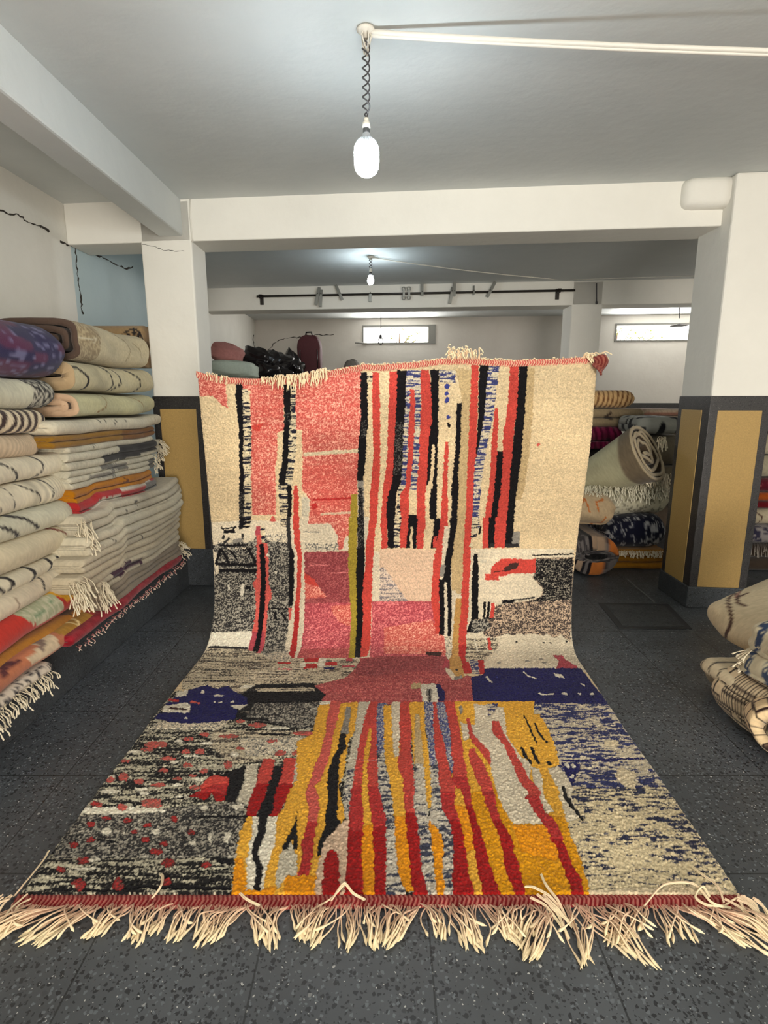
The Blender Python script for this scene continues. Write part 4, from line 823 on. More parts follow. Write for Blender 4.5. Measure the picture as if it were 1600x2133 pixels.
# ================================================================== FOLDED AND ROLLED RUGS
def zigzag(z0, z1, a_f, a_b, n, rr, jit=.012, tail=None):
    """centre line of a rug folded n times: lips at a_f facing the aisle; returns path, thickness"""
    h = (z1-z0)/n; th = h*.95; pts = []
    nf = 9
    def turn(ac, zc, r, side, ex):
        return [(ac+side*ex*r*sin(pi*k/nf), zc-r*cos(pi*k/nf)) for k in range(nf+1)]
    def flat(a0, a1, z, k):
        ts = np.linspace(0, 1, k+2)[1:-1]; return [(a0+(a1-a0)*t, z) for t in ts]
    front = a_f-.97*h
    j = 0; z = z0+h/2; d = 1
    if n % 2: fr0 = a_f-rr.uniform(0, jit); pts += [(fr0, z)]; d = -1
    else: pts += [(a_b, z)]
    for j in range(n):
        if d == 1:
            if j == n-1: pts += flat(pts[-1][0], a_f-.02, z, 10)+[(a_f-.02, z)]
            else:
                fa = front-rr.uniform(0, jit); pts += flat(pts[-1][0], fa, z, 10); pts += turn(fa, z+h/2, h/2, 1, 1.)
        else:
            if j == n-1: pts += flat(pts[-1][0], a_b, z, 10)+[(a_b, z)]
            else: pts += flat(pts[-1][0], a_b+h/2, z, 10); pts += turn(a_b+h/2, z+h/2, h/2, -1, 1.)
        z += h; d = -d
    return np.array(pts), th
def dens(P_, step, amax=None, wide=.15):
    if amax is not None:                              # fine near the visible lip, coarse further back
        P_ = np.asarray(P_, float); P_ = dens(P_, step/1.5, None); keep = [0]; acc = 0
        for i in range(1, len(P_)-1):
            acc += np.linalg.norm(P_[i]-P_[i-1])
            if acc >= (step if P_[i, 0] > amax-wide else .03): keep.append(i); acc = 0
        return P_[keep+[len(P_)-1]]
    P_ = np.asarray(P_, float); d = np.concatenate([[0], np.cumsum(np.linalg.norm(np.diff(P_, axis=0), axis=1))])
    n = max(4, int(d[-1]/step)); t = np.linspace(0, d[-1], n); return np.stack([np.interp(t, d, P_[:, 0]), np.interp(t, d, P_[:, 1])], -1)
def spiral(ca, cz, w, h, turns, th, sq=.75, start=0., k=26):
    out = []
    for i in range(int(turns*k)+1):
        t = 2*pi*i/k; d = th*max(0, i/k-.8); W_, H_ = max(th*.4, w-d), max(th*.4, h-d); an = start-t
        c, s_ = cos(an), sin(an); out.append((ca+W_*math.copysign(abs(c)**sq, c), cz+H_*math.copysign(abs(s_)**sq, s_)))
    return np.array(out)

class Fr:                                            # frame: l along the fold, a towards the viewer side, b up
    def __init__(s, o, L, A, B=(0, 0, 1)): s.o = np.array(o, float); s.L = np.array(L, float); s.A = np.array(A, float); s.B = np.array(B, float)
    def w(s, l, a, b): return s.o+np.multiply.outer(l, s.L)+np.multiply.outer(a, s.A)+np.multiply.outer(b, s.B)
    def hit(s, px, py, af):                          # pixel on the plane a = af -> (l, b)
        d = ray(px, py); t = (af-np.dot(O-s.o, s.A))/np.dot(d, s.A); p = O+d*t-s.o
        return float(np.dot(p, s.L)), float(np.dot(p, s.B))
LEFT = Fr((0, 0, 0), (0, 1, 0), (1, 0, 0)); RIGHT = Fr((0, 0, 0), (0, 1, 0), (-1, 0, 0)); FRONT = Fr((0, 0, 0), (1, 0, 0), (0, -1, 0))

def dist_poly(l, b, pts):
    d = np.full(l.shape, 9.)
    for (x1, y1), (x2, y2) in zip(pts, pts[1:]):
        vx, vy = x2-x1, y2-y1; q = vx*vx+vy*vy+1e-12; t = np.clip(((l-x1)*vx+(b-y1)*vy)/q, 0, 1)
        d = np.minimum(d, np.hypot(l-x1-t*vx, b-y1-t*vy))
    return d
def deform_default(l, a, b): return l, a, b

def sheet(name, fr, path, th, l0, l1, color, parent=None, end_r=.05, deform=None, m=None, step=.006, dl=.007, seed=0, squash=1., taper=None, lump=.006, fmin=.35, zmid=None):
    path = dens(path, step, np.max(np.asarray(path)[:, 0]), max(.15, 3.2*th)); n = len(path); pl_ = np.concatenate([[0], np.cumsum(np.linalg.norm(np.diff(path, axis=0), axis=1))])
    T = np.gradient(path, axis=0); T /= np.linalg.norm(T, axis=1)[:, None]+1e-9; N = np.stack([-T[:, 1], T[:, 0]], -1)
    out = path+N*th/2; inn = path-N*th/2
    loop = np.concatenate([out, inn[::-1]]); m_ = len(loop)
    arc = np.concatenate([pl_, pl_[::-1]]); side = np.concatenate([np.ones(n), np.zeros(n)])
    nl = max(6, int((l1-l0)/dl)); ls = np.linspace(l0, l1, nl)
    ls = l0+(l1-l0)*(.5-.5*np.cos(pi*np.linspace(0, 1, nl)))*.5+(ls)*.5-.5*l0
    Lg = np.repeat(ls[:, None], m_, 1); A = np.repeat(loop[None, :, 0], nl, 0); B = np.repeat(loop[None, :, 1], nl, 0)
    zm = (path[:, 1].min()+path[:, 1].max())/2 if zmid is None else zmid; amin, amax = path[:, 0].min(), path[:, 0].max()
    en, ef = end_r if isinstance(end_r, tuple) else (end_r, end_r)
    rr_ = np.where(Lg-l0 < l1-Lg, en, ef); e = np.minimum(Lg-l0, l1-Lg); f = np.sqrt(np.clip(1-(1-np.clip(e/np.maximum(rr_, 1e-4), 0, 1))**2, 0, 1)); f = fmin+(1-fmin)*f; f = np.where(rr_ < .012, 1, f)
    B2 = zm+(B-zm)*f; A2 = A-(1-f)*np.minimum(rr_*.8, .06)*((A-amin)/(amax-amin+1e-6))
    # soft lumps
    s1 = seed*1.37
    A2 = A2+lump*(np.sin(Lg*9+s1)+.7*np.sin(Lg*17+B*30+s1*2)+.8*(vn(Lg/.07+s1, B/.05, seed+50)-.5))*((A-amin)/(amax-amin+1e-6))
    if taper is not None:
        k = taper(Lg); A2 = (amin+amax)/2+(A2-(amin+amax)/2)*k; B2 = zm+(B2-zm)*k
    Lq = Lg+.004*(vn(A/.03, B/.03+seed, seed+51)-.5)
    if deform: Lq, A2, B2 = deform(Lq, A2, B2)
    V = fr.w(Lq, A2, B2)
    idx = np.arange(nl*m_).reshape(nl, m_); r = np.roll(idx, -1, 1)
    F = np.stack([idx[:-1], idx[1:], r[1:], r[:-1]], -1).reshape(-1, 4)
    caps = []
    for row, fl in ((idx[0], 1), (idx[-1], 0)):
        o_, i_ = row[:n], row[n:][::-1]
        q = np.stack([o_[:-1], o_[1:], i_[1:], i_[:-1]], -1); caps.append(q if fl else q[:, ::-1])
    F = np.concatenate([F]+caps)
    rgb = color(Lg.ravel(), A.ravel(), B.ravel(), np.repeat(arc[None], nl, 0).ravel(), np.repeat(side[None], nl, 0).ravel())
    if isinstance(parent, Thing):
        ob = mesh_np(parent.name, V.reshape(-1, 3), F, m or M_WEAVE, None, s2l(np.clip(rgb, 3, 250))); tag(ob, parent.label, parent.cat, parent.group); parent.ob = ob
    else: ob = mesh_np(name, V.reshape(-1, 3), F, m or M_WEAVE, parent, s2l(np.clip(rgb, 3, 250)))
    return ob

def base(c, fr_amt=.12, rib=0., period=.012):
    c = np.array(c, float)*.95
    def f(l, a, b, v, s):
        g = 1+fr_amt*(vn(l/.006, v/.006, 61)-.5)+.10*(vn(l/.12, v/.10, 62)-.5)
        if rib: g = g*(1+rib*np.sin(l*2*pi/period))
        return c[None]*g[:, None]
    return f
def speckle(ca, cb, amt=.5, sl=.012, sv=.004):
    ca, cb = np.array(ca, float), np.array(cb, float)
    def f(l, a, b, v, s):
        k = sstep(.42, .58, .6*vn(l/sl, v/sv, 63)+.4*vn(l/.004, v/.004, 64)+amt-.5)[:, None]; return ca*(1-k)+cb*k
    return f
def stripes(ca, cb, period, duty=.5, ax='l', slant=0., wob=.01):
    ca, cb = np.array(ca, float), np.array(cb, float)
    def f(l, a, b, v, s):
        t = (l if ax == 'l' else v)+slant*(b if ax == 'l' else l)+wob*(vn(l/.06, v/.06, 65)-.5)
        k = sstep(duty-.06, duty+.06, np.abs(((t/period) % 1)-.5)*2)[:, None]; g = 1+.15*(vn(l/.005, v/.005, 66)-.5)
        return (ca*(1-k)+cb*k)*g[:, None]
    return f
def with_marks(basef, marks):
    """marks: ('line', pts(l,b), width, colour) | ('area', poly(l,b), colour or fn)"""
    def f(l, a, b, v, s):
        c = basef(l, a, b, v, s)
        for mk in marks:
            if mk[0] == 'line':
                _, pts, w, cc = mk; d = dist_poly(l, b, pts)+.2*w*(vn(l/.008, b/.008, 67)-.5); k = (1-sstep(w*.52, w*.76, d))[:, None]
            else:
                _, poly, cc = mk; k = inpoly(l+.008*(vn(l/.01, b/.01, 68)-.5), b+.008*(vn(l/.01, b/.01, 69)-.5), poly).astype(float)[:, None]
            c2 = cc(l, a, b, v, s) if callable(cc) else np.array(cc, float)*(1+.2*(vn(l/.006, v/.006, 70)-.5))[:, None]
            c = c*(1-k)+c2*k
        return c
    return f
CR = (214, 204, 178); CR2 = (222, 212, 186); CRG = (204, 200, 176); BK = (40, 36, 36); BRN = (70, 48, 40)

def tassels(name, roots, parent, cA=(206, 192, 164), cB=(222, 210, 184), r=.0022, seed=1, length=.09, fwd=(0, 0, 0), spread=.03, floor_z=None):
    """small cords hanging from the given root points"""
    rr = random.Random(seed); V, F, Cc = [], [], []; o = 0
    for p in roots:
        p = np.asarray(p, float); L = length*rr.uniform(.6, 1.2); k = 8; t = np.linspace(0, 1, k)
        dx = np.array([rr.uniform(-1, 1), rr.uniform(-1, 1), 0])*spread+np.array(fwd)*rr.uniform(.5, 1.2)
        X = p+np.outer(t**.8, dx)+np.outer(-L*t**1.5, [0, 0, 1.])+np.outer(np.sin(t*7+rr.random()*6)*.004, [1, .5, 0])
        if floor_z is not None: X[:, 2] = np.maximum(X[:, 2], floor_z+rr.uniform(.003, .008))
        for q in range(5):
            a = 2*pi*q/5; V.append(X+np.array([cos(a)*r, sin(a)*r, .3*r*cos(a*2)])*(np.where(t > .75, 1.5, 1.)[:, None]))
        for i in range(k-1):
            for q in range(5): F.append((o+q*k+i, o+((q+1) % 5)*k+i, o+((q+1) % 5)*k+i+1, o+q*k+i+1))
        Cc += [np.array(cA)*(1-t[:, None])+np.array(cB)*t[:, None]]*5; o += 5*k
    return tag(mesh_np(name, np.concatenate(V), np.array(F), M_YARN, parent.ob if isinstance(parent, Thing) else parent, s2l(np.concatenate(Cc))), kind='stuff')

# ------------------------------------------------------------------ the two left stacks
def stackdef(seed, amp):
    def f(l, a, b):
        b2 = b+amp*(np.sin(l*4.3+seed)+.6*np.sin(l*8.7+seed*2))*sstep(.3, .9, b)-.25*amp
        a2 = a+.010*np.sin(b*9+seed)+.006*np.sin(l*6+b*14)
        b2 = b2+.030*((l-3.45)/.5)**2*sstep(2.9, 3.0, l)*sstep(.27, .5, b)*sstep(1.05, .8, b)*(seed == 2)
        return l, a2, b2
    return f
def left_rug(label, px, y0, y1, xf, pxe, layers, colf, seed, near=None, xb=-2.12, end_r=.07, name='folded_rug', marks=(), group=None, sd=None, pxn=None, cat='rug', amp=.006, dl=.007):
    """y0 (top), y1 (bottom) rows read at column px on the fold plane x = xf; pxe: column where its far end stops"""
    zt = LEFT.hit(px, y0, xf)[1]; zb = LEFT.hit(px, y1, xf)[1]
    ye = LEFT.hit(pxe, (y0+y1)/2, xf)[0]; yn = near if near is not None else LEFT.hit(pxn, (y0+y1)/2, xf)[0]
    mk = []
    for m in marks:
        if m[0] == 'line': mk.append(('line', [LEFT.hit(*p, xf) for p in m[1]], m[2], m[3]))
        else: mk.append(('area', [LEFT.hit(*p, xf) for p in m[1]], m[2]))
    rr = random.Random(seed)
    path, th = zigzag(zb, zt, xf, xb, layers, rr)
    root = rugthing(name, label, cat, (xf-.2, (yn+ye)/2, zb), group)
    ob = sheet('body', LEFT, path, th, yn, ye, with_marks(colf, mk) if mk else colf, root, end_r=end_r, deform=stackdef(sd or 0, amp), seed=seed, zmid=(zb+zt)/2, dl=dl, m=M_WEAVE)
    return root, dict(zt=zt, zb=zb, yn=yn, ye=ye, xf=xf)
G1, G2 = 'folded rugs in the near left stack', 'folded rugs in the left stack beside the column'
NEAR = 1.75
L = lambda pts, w, c: ('line', pts, w, c)
Ar = lambda pts, c: ('area', pts, c)
# near stack, top to bottom
purp = lambda l, a, b, v, s: (lambda k, q: np.array([46, 42, 76])*(1-k)*(1-q)+np.array([86, 46, 74])*k*(1-q)+np.array([120, 118, 150])*q)(sstep(.45, .62, vn(l/.10, b/.05, 71))[:, None], sstep(.62, .80, .75*vn(l/.035, v/.006, 72)+.25*vn(l/.2, v/.1, 73))[:, None]*.8)
r1, d1 = left_rug('purple and navy flat-woven rug on top of the near left stack', 60, 660, 783, -1.63, 140, 2, purp, 1, NEAR, end_r=.11)
left_rug('cream rug with a black speckled end, second from the top of the near left stack', 60, 784, 849, -1.64, 128, 2, base(CRG), 2, NEAR, end_r=.08, marks=[Ar([(52, 778), (72, 800), (78, 856), (140, 860), (140, 770)], speckle((34, 32, 32), (190, 184, 166), .5, .012, .006))])
left_rug('cream rug with curved dark brown zebra stripes in the near left stack', 60, 849, 899, -1.63, 112, 2, stripes((58, 42, 38), (216, 200, 170), .060, .5, 'l', -.35, .02), 3, NEAR, end_r=.09)
left_rug('beige ribbed rug under the zebra striped one in the near left stack', 60, 900, 950, -1.64, 95, 2, base((206, 184, 154), .1, .07, .011), 4, NEAR, end_r=.04, marks=[Ar([(80, 895), (86, 955), (110, 955), (110, 895)], stripes((64, 46, 42), (206, 190, 164), .012, .5, 'l', .3))])
left_rug('thick cream rug with two thin curved dark lines in the near left stack', 60, 950, 1001, -1.60, 165, 2, base(CR2), 5, NEAR, end_r=.10, marks=[L([(0, 958), (20, 965), (42, 980), (55, 1002)], .007, BK), L([(86, 944), (97, 955), (98, 975), (86, 992)], .008, BK)])
left_rug('ribbed cream rug with four thin dark lines in the near left stack', 60, 1002, 1063, -1.60, 157, 2, base(CR, .1, .08, .009), 6, NEAR, end_r=.06, marks=[L([(25, 1012), (35, 1032), (36, 1058)], .005, BK), L([(55, 1008), (80, 1022), (92, 1042)], .006, BK), L([(102, 994), (114, 1012), (110, 1032)], .006, BK), L([(0, 1060), (8, 1075)], .005, BK)])
left_rug('pale cream rug with broad charcoal diagonal lines in the near left stack', 60, 1064, 1117, -1.58, 162, 2, base(CRG), 7, NEAR, end_r=.07, marks=[L([(0, 1098), (18, 1103), (42, 1117)], .012, BK), L([(32, 1074), (55, 1080), (78, 1098)], .012, BK)])
left_rug('very thick plain cream rug with one red-brown line at its far end', 60, 1117, 1186, -1.57, 155, 2, base((208, 196, 166)), 8, NEAR, end_r=.10, marks=[L([(88, 1093), (118, 1097), (140, 1108), (154, 1120)], .010, (120, 58, 44))])
left_rug('thin cream rug crossed by five black bars in the near left stack', 60, 1186, 1222, -1.56, 157, 2, base(CR), 9, NEAR, end_r=.04, marks=[L([(x, y), (x+6, y+12), (x+1, y+26)], .016, BK) for x, y in ((26, 1202), (72, 1182), (114, 1164), (130, 1158))]+[L([(4, 1222), (16, 1236)], .012, BK)])
left_rug('plain cream rug with a single thin curved line, just above the patchwork rug', 60, 1223, 1272, -1.53, 180, 2, base((210, 196, 170)), 10, NEAR, end_r=.05, marks=[L([(99, 1192), (106, 1206), (102, 1226)], .009, BK), L([(36, 1244), (46, 1268)], .007, (150, 130, 110))])
left_rug('patchwork rug of red, mint and yellow blocks low in the near left stack', 60, 1273, 1338, -1.51, 197, 2, base((186, 52, 40)), 11, NEAR, end_r=.05, marks=[Ar([(48, 1270), (60, 1262), (130, 1228), (140, 1268), (86, 1304), (62, 1290)], speckle((164, 168, 136), (196, 192, 164), .5, .01, .01)), Ar([(112, 1240), (180, 1188), (210, 1200), (200, 1230), (144, 1250), (130, 1236)], (214, 160, 34)), L([(70, 1292), (100, 1270), (122, 1250)], .004, (128, 150, 118))])
left_rug('ochre rug with a grey edge squeezed under the patchwork rug', 60, 1339, 1364, -1.50, 194, 2, base((168, 112, 40)), 12, NEAR, end_r=.03, marks=[L([(0, 1362), (60, 1334), (128, 1282), (190, 1230)], .010, (128, 116, 110)), Ar([(128, 1282), (136, 1262), (200, 1215), (205, 1230), (150, 1280)], (88, 66, 44))])
left_rug('faded pink and olive patchwork rug with a cream V, near left stack', 60, 1365, 1408, -1.46, 217, 2, base((188, 116, 82)), 13, NEAR, end_r=.03, marks=[Ar([(65, 1375), (118, 1310), (124, 1345), (78, 1382)], (202, 182, 152)), Ar([(122, 1310), (140, 1268), (192, 1240), (198, 1282), (140, 1330)], (160, 118, 44)), L([(142, 1284), (164, 1302), (168, 1278)], .007, (226, 206, 150)), L([(186, 1266), (200, 1288)], .016, (150, 34, 36)), Ar([(196, 1240), (214, 1262), (216, 1280), (200, 1275)], (206, 184, 164)), L([(92, 1350), (104, 1332)], .014, (120, 100, 90)), L([(20, 1400), (36, 1384), (56, 1376)], .01, (80, 40, 44)), L([(10, 1418), (26, 1402)], .008, (90, 44, 44))])
rb_, db = left_rug('black and white speckled fringed rug at the bottom of the near left stack', 60, 1409, 1436, -1.47, 112, 2, speckle((40, 38, 44), (206, 194, 176), .62, .02, .008), 14, NEAR, end_r=.02)
tassels('fringe', [(-1.462+random.uniform(-.01, .01), y, db['zb']+random.uniform(.0, .03)) for y in np.linspace(NEAR, db['ye']-.02, 70)], rb_, length=.055, fwd=(.035, 0, 0), spread=.015, seed=3)
# stack beside the column, top to bottom
N2 = 2.92
PX = 270
def coil_rug(label, y0, y1, xf, pxe, pxn, colf, inner, seed, turns=2.5, marks=(), w=.26):
    """rug folded round itself: its open end faces the camera and shows the layers"""
    zt = LEFT.hit(PX, y0, xf)[1]; zb = LEFT.hit(PX, y1, xf)[1]; h = (zt-zb)/2
    ye = LEFT.hit(pxe, (y0+y1)/2, xf)[0]; yn = LEFT.hit(pxn, (y0+y1)/2, xf)[0]
    th = h/max(1., turns-.6); path = spiral(xf-w-.012, (zt+zb)/2, w-th/2, h-th/2, turns, th, .5, start=-pi*.5)
    mk = [('line', [LEFT.hit(*p, xf) for p in m[1]], m[2], m[3]) if m[0] == 'line' else ('area', [LEFT.hit(*p, xf) for p in m[1]], m[2]) for m in marks]
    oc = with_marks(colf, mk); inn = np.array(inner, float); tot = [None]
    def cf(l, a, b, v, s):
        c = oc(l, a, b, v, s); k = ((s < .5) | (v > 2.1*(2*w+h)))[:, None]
        c = np.where(k, inn*(1+.3*(vn(l/.01, v/.008, 75)-.5))[:, None]*.8, c); return np.where((l < yn+.004)[:, None], inn*1.25, c)  # inner faces darkened, rim lightened: shade between layers put into the colour
    root = rugthing('folded_rug', label, 'rug', (xf-.25, (yn+ye)/2, zb))
    sheet('body', LEFT, path, th*.66, yn, ye, cf, root, end_r=(.004, .09), deform=stackdef(2, .006), seed=seed, zmid=(zt+zb)/2, lump=.008)
    return root, (yn, ye, zb, zt)
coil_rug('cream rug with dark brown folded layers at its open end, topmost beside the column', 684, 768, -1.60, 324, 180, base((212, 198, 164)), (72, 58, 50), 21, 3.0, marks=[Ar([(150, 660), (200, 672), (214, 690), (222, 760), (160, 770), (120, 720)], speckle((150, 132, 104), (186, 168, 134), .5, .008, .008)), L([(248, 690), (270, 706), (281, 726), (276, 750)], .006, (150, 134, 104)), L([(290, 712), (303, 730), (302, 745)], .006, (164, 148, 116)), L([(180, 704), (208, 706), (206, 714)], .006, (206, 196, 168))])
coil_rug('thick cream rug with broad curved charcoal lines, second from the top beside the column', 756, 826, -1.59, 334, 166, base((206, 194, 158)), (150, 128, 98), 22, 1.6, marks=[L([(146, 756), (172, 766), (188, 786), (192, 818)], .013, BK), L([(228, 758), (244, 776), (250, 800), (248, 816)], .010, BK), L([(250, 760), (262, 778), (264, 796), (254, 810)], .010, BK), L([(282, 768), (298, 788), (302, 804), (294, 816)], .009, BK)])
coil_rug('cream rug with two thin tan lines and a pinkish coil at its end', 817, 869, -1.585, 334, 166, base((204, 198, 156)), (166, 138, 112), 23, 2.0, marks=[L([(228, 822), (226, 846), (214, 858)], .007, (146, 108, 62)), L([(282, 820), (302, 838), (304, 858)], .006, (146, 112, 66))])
left_rug('thin white rug with small black cross marks, fourth from the top beside the column', PX, 868, 893, -1.575, 342, 2, base((216, 206, 182)), 24, pxn=112, end_r=.05, sd=2, marks=[L([(148, 852), (150, 874)], .006, BK), L([(144, 868), (156, 864)], .005, BK), L([(168, 862), (172, 872)], .006, BK), L([(212, 868), (216, 882)], .006, BK), L([(226, 868), (224, 882)], .005, BK), L([(246, 874), (238, 886)], .005, BK), L([(326, 870), (326, 888)], .005, (150, 130, 100)), L([(262, 874), (268, 878)], .004, BK)])
left_rug('mustard and brown rug folded double under the white rug with cross marks', PX, 893, 914, -1.58, 326, 4, with_marks(base((150, 108, 36)), [('area', [(3.4, 0), (3.4, 3), (6, 3), (6, 0)], (122, 80, 34))]), 25, pxn=106, end_r=.03, sd=2)
def multi(label, y0, y1, xf, pxe, n, colf, seed, pxn=150, marks=(), fringe=None, end_r=.02):
    r_, d_ = left_rug(label, PX, y0, y1, xf, pxe, n, colf, seed, pxn=pxn, end_r=end_r, sd=2, marks=marks)
    if fringe:
        side_, cnt = fringe
        if side_ == 'far': pts = [(d_['xf']-.02+random.uniform(-.01, .02), d_['ye']-random.uniform(-.01, .04), random.uniform(d_['zb'], d_['zt'])) for _ in range(cnt)]; fw = (.03, .02, 0)
        else: pts = [(d_['xf']-random.uniform(.0, .05), d_['yn']+random.uniform(-.02, .05), random.uniform(d_['zb'], d_['zt'])) for _ in range(cnt)]; fw = (.05, -.03, 0)
        tassels('fringe', pts, r_, length=.085 if side_ == 'near' else .05, fwd=fw, spread=.03, seed=seed, r=.0022)
    return r_, d_
WH = base((202, 194, 172), .14)
multi('thin white folded rug with fine dark marks under the mustard one', 914, 926, -1.57, 322, 2, WH, 26, 145, marks=[L([(150, 924), (166, 916)], .006, BK), L([(200, 930), (206, 918)], .004, BK)])
multi('white folded rug with black blocks at its far half', 926, 957, -1.56, 340, 4, WH, 27, 148, marks=[Ar([(257, 926), (258, 944), (300, 940), (330, 934), (328, 908), (300, 914)], (40, 38, 38)), Ar([(218, 948), (218, 962), (262, 958), (300, 946), (302, 938), (260, 944)], (44, 42, 42))], fringe=('far', 36))
multi('white folded rug with grey blocks along its layers', 957, 990, -1.555, 330, 6, WH, 28, 150, marks=[Ar([(214, 968), (270, 962), (270, 978), (214, 978)], (112, 108, 100)), Ar([(190, 990), (245, 980), (246, 992), (190, 1000)], (130, 124, 114)), Ar([(314, 956), (336, 950), (336, 974), (318, 978)], (90, 88, 82))], fringe=('far', 26))
multi('orange-mustard folded rug in the stack beside the column', 990, 1014, -1.55, 324, 3, base((186, 118, 22)), 29, 155, marks=[L([(262, 996), (270, 1002), (262, 1006)], .008, (96, 50, 22))])
multi('red folded rug with white blocks in the stack beside the column', 1014, 1042, -1.53, 332, 3, base((174, 44, 46)), 30, 165, marks=[Ar([(254, 1010), (318, 988), (320, 1002), (258, 1026)], (206, 196, 180)), Ar([(196, 1058), (258, 1032), (258, 1046), (204, 1068)], (204, 194, 178)), Ar([(308, 1004), (334, 994), (334, 1020), (300, 1034)], (112, 108, 104))])
CP_ = base((196, 186, 164), .13); CP2 = base((188, 176, 152), .13)
thin = lambda *p: [L([a, b_], .004, BK) for a, b_ in p]
multi('cream many-layered folded rug with thin lozenge lines, under the red one', 1042, 1082, -1.47, 378, 5, CP_, 31, 175, marks=thin(((282, 1048), (294, 1040)), ((290, 1056), (282, 1046)), ((258, 1076), (270, 1062)), ((352, 1046), (344, 1040)), ((360, 1050), (352, 1058))), fringe=('near', 46))
multi('cream folded rug with loose tassels in the middle of the lower stack', 1082, 1118, -1.44, 384, 4, base((204, 194, 170), .13), 32, 180, marks=thin(((228, 1122), (240, 1130)), ((300, 1118), (298, 1126))))
multi('cream folded rug with short black ticks in the lower stack', 1118, 1144, -1.43, 386, 4, CP2, 33, 172, marks=[L([(216, 1134), (222, 1126)], .006, BK), L([(236, 1128), (240, 1120)], .006, BK), L([(298, 1118), (302, 1126)], .008, BK)])
multi('beige folded rug with a hanging clump of tassels at its near end', 1144, 1176, -1.43, 386, 4, base((190, 176, 150), .13), 34, 160, fringe=('near', 60))
multi('grey-cream folded rug with a purple stripe low in the stack', 1176, 1204, -1.42, 386, 4, CP2, 35, 215, marks=[Ar([(240, 1190), (300, 1166), (302, 1176), (246, 1206)], (60, 30, 48))], fringe=('near', 40))
multi('grey-brown folded rug near the bottom of the stack beside the column', 1204, 1240, -1.41, 388, 6, base((140, 126, 108), .14), 36, 218, fringe=('far', 30))
rr_, dr_ = multi('dark red rug spread at the bottom of the stack beside the column', 1240, 1262, -1.40, 392, 2, with_marks(speckle((128, 22, 34), (150, 40, 50), .5, .03, .006), []), 37, 150, fringe=None)
tassels('fringe', [(-1.40+random.uniform(-.012, .01), y, dr_['zb']+random.uniform(0, .012)) for y in np.linspace(dr_['yn'], dr_['ye'], 90)], rr_, length=.022, fwd=(.012, 0, 0), spread=.008, seed=9, r=.002, cA=(170, 90, 90), cB=(206, 190, 170))
# beige rug with a lozenge, behind the topmost one
f_ = Fr((0, 3.62, 0), (1, 0, 0), (0, -1, 0))
A = on_y(188, 668, 3.99); B = on_y(312, 715, 3.99)
path, th = zigzag(B[2]-.16, A[2]-.012, -3.99, -4.25, 2, random.Random(4))
rt = rugthing('folded_rug', 'beige rug with a black lozenge outline wedged behind the top of the column stack', 'rug', (A[0]+.2, 3.8, B[2]-.16))
mkp = lambda px, py: (lambda p: (p[0], p[2]))(on_y(px-6, py, 3.99))
sheet('body', FRONT, path, th, -2.12, -1.685, with_marks(base((178, 146, 104)), [('line', [mkp(*p) for p in q], .010, BK) for q in ([(258, 694), (276, 682), (296, 692), (308, 704)], [(266, 698), (280, 690), (300, 700), (308, 708)], [(270, 702), (282, 697), (292, 702)], [(212, 669), (216, 671)])]), rt, end_r=.03, seed=41)
# ================================================================== PILES ON THE RIGHT
def fpile(label, pxa, pxb, y0, y1, Y, depth, n, colf, seed, marks=(), end_r=.04, m=None, name='folded_rug', lump=.006, deform=None, dl=.008, cat='rug', jit=.012):
    """folded rug whose lips face the camera, measured on the plane y = Y"""
    a = on_y(pxa, (y0+y1)/2, Y); b = on_y(pxb, (y0+y1)/2, Y); zt = on_y(800, y0, Y)[2]; zb = max(.004, on_y(800, y1, Y)[2])
    q = lambda px, py: (lambda p: (p[0], p[2]))(on_y(px, py, Y))
    mk = [(mm[0], [q(*p) for p in mm[1]])+tuple(mm[2:]) for mm in marks]
    path, th = zigzag(zb, zt, -Y, -(Y+depth), n, random.Random(seed), jit)
    root = rugthing(name, label, cat, ((a[0]+b[0])/2, Y+depth/2, zb))
    sheet('body', FRONT, path, th, a[0], b[0], with_marks(colf, mk), root, end_r=end_r, seed=seed, zmid=(zb+zt)/2, lump=lump, deform=deform, m=m, dl=dl)
    return root, dict(x0=a[0], x1=b[0], zt=zt, zb=zb)
# --- far pile between the rug and the right column (two rows)
YA, YB = 4.50, 5.25
fpile('tan blanket with close brown stripes on top of the far pile', 1215, 1326, 812, 850, YB, .5, 2, stripes((112, 76, 48), (196, 160, 112), .044, .36, 'l', -.12, .012), 51, end_r=.10)
fpile('dull cream quilt folded in four under the brown striped blanket', 1200, 1344, 851, 890, YB-.02, .5, 4, base((150, 132, 104)), 52, marks=[L([(1272, 860), (1262, 868), (1275, 872)], .02, (64, 50, 42))])
def fold_lines(l, a, b): return l, a+.012*np.sin(l*55+b*20), b
fpile('crumpled magenta textile under the folded cream quilt', 1195, 1300, 889, 935, YB-.05, .5, 3, stripes((88, 20, 50), (136, 34, 74), .06, .45, 'l', .3, .03), 53, deform=fold_lines, lump=.015, name='folded_textile', cat='textile')
fpile('dark brown-grey folded rug under the magenta textile', 1180, 1290, 936, 1010, YB-.03, .5, 2, base((62, 54, 50)), 54)
fpile('dark rug at the foot of the far pile behind the white tasselled rug', 1180, 1330, 1011, 1150, YB, .5, 4, base((74, 66, 58)), 55)
fpile('pink and white folded blanket beside the column behind the checked rug', 1342, 1440, 852, 874, 5.6, .5, 3, stripes((150, 110, 94), (176, 158, 138), .05, .5, 'v'), 56)
fpile('stack of plain folded blankets behind the black and white checked rug', 1335, 1450, 875, 1140, 5.6, .5, 8, base((96, 84, 72)), 57)
def check(l, a, b, v, s): k = sstep(.45, .56, vn(l/.05, v/.045, 80))[:, None]; return np.array([26, 26, 30])*k+np.array([150, 150, 142])*(1-k)
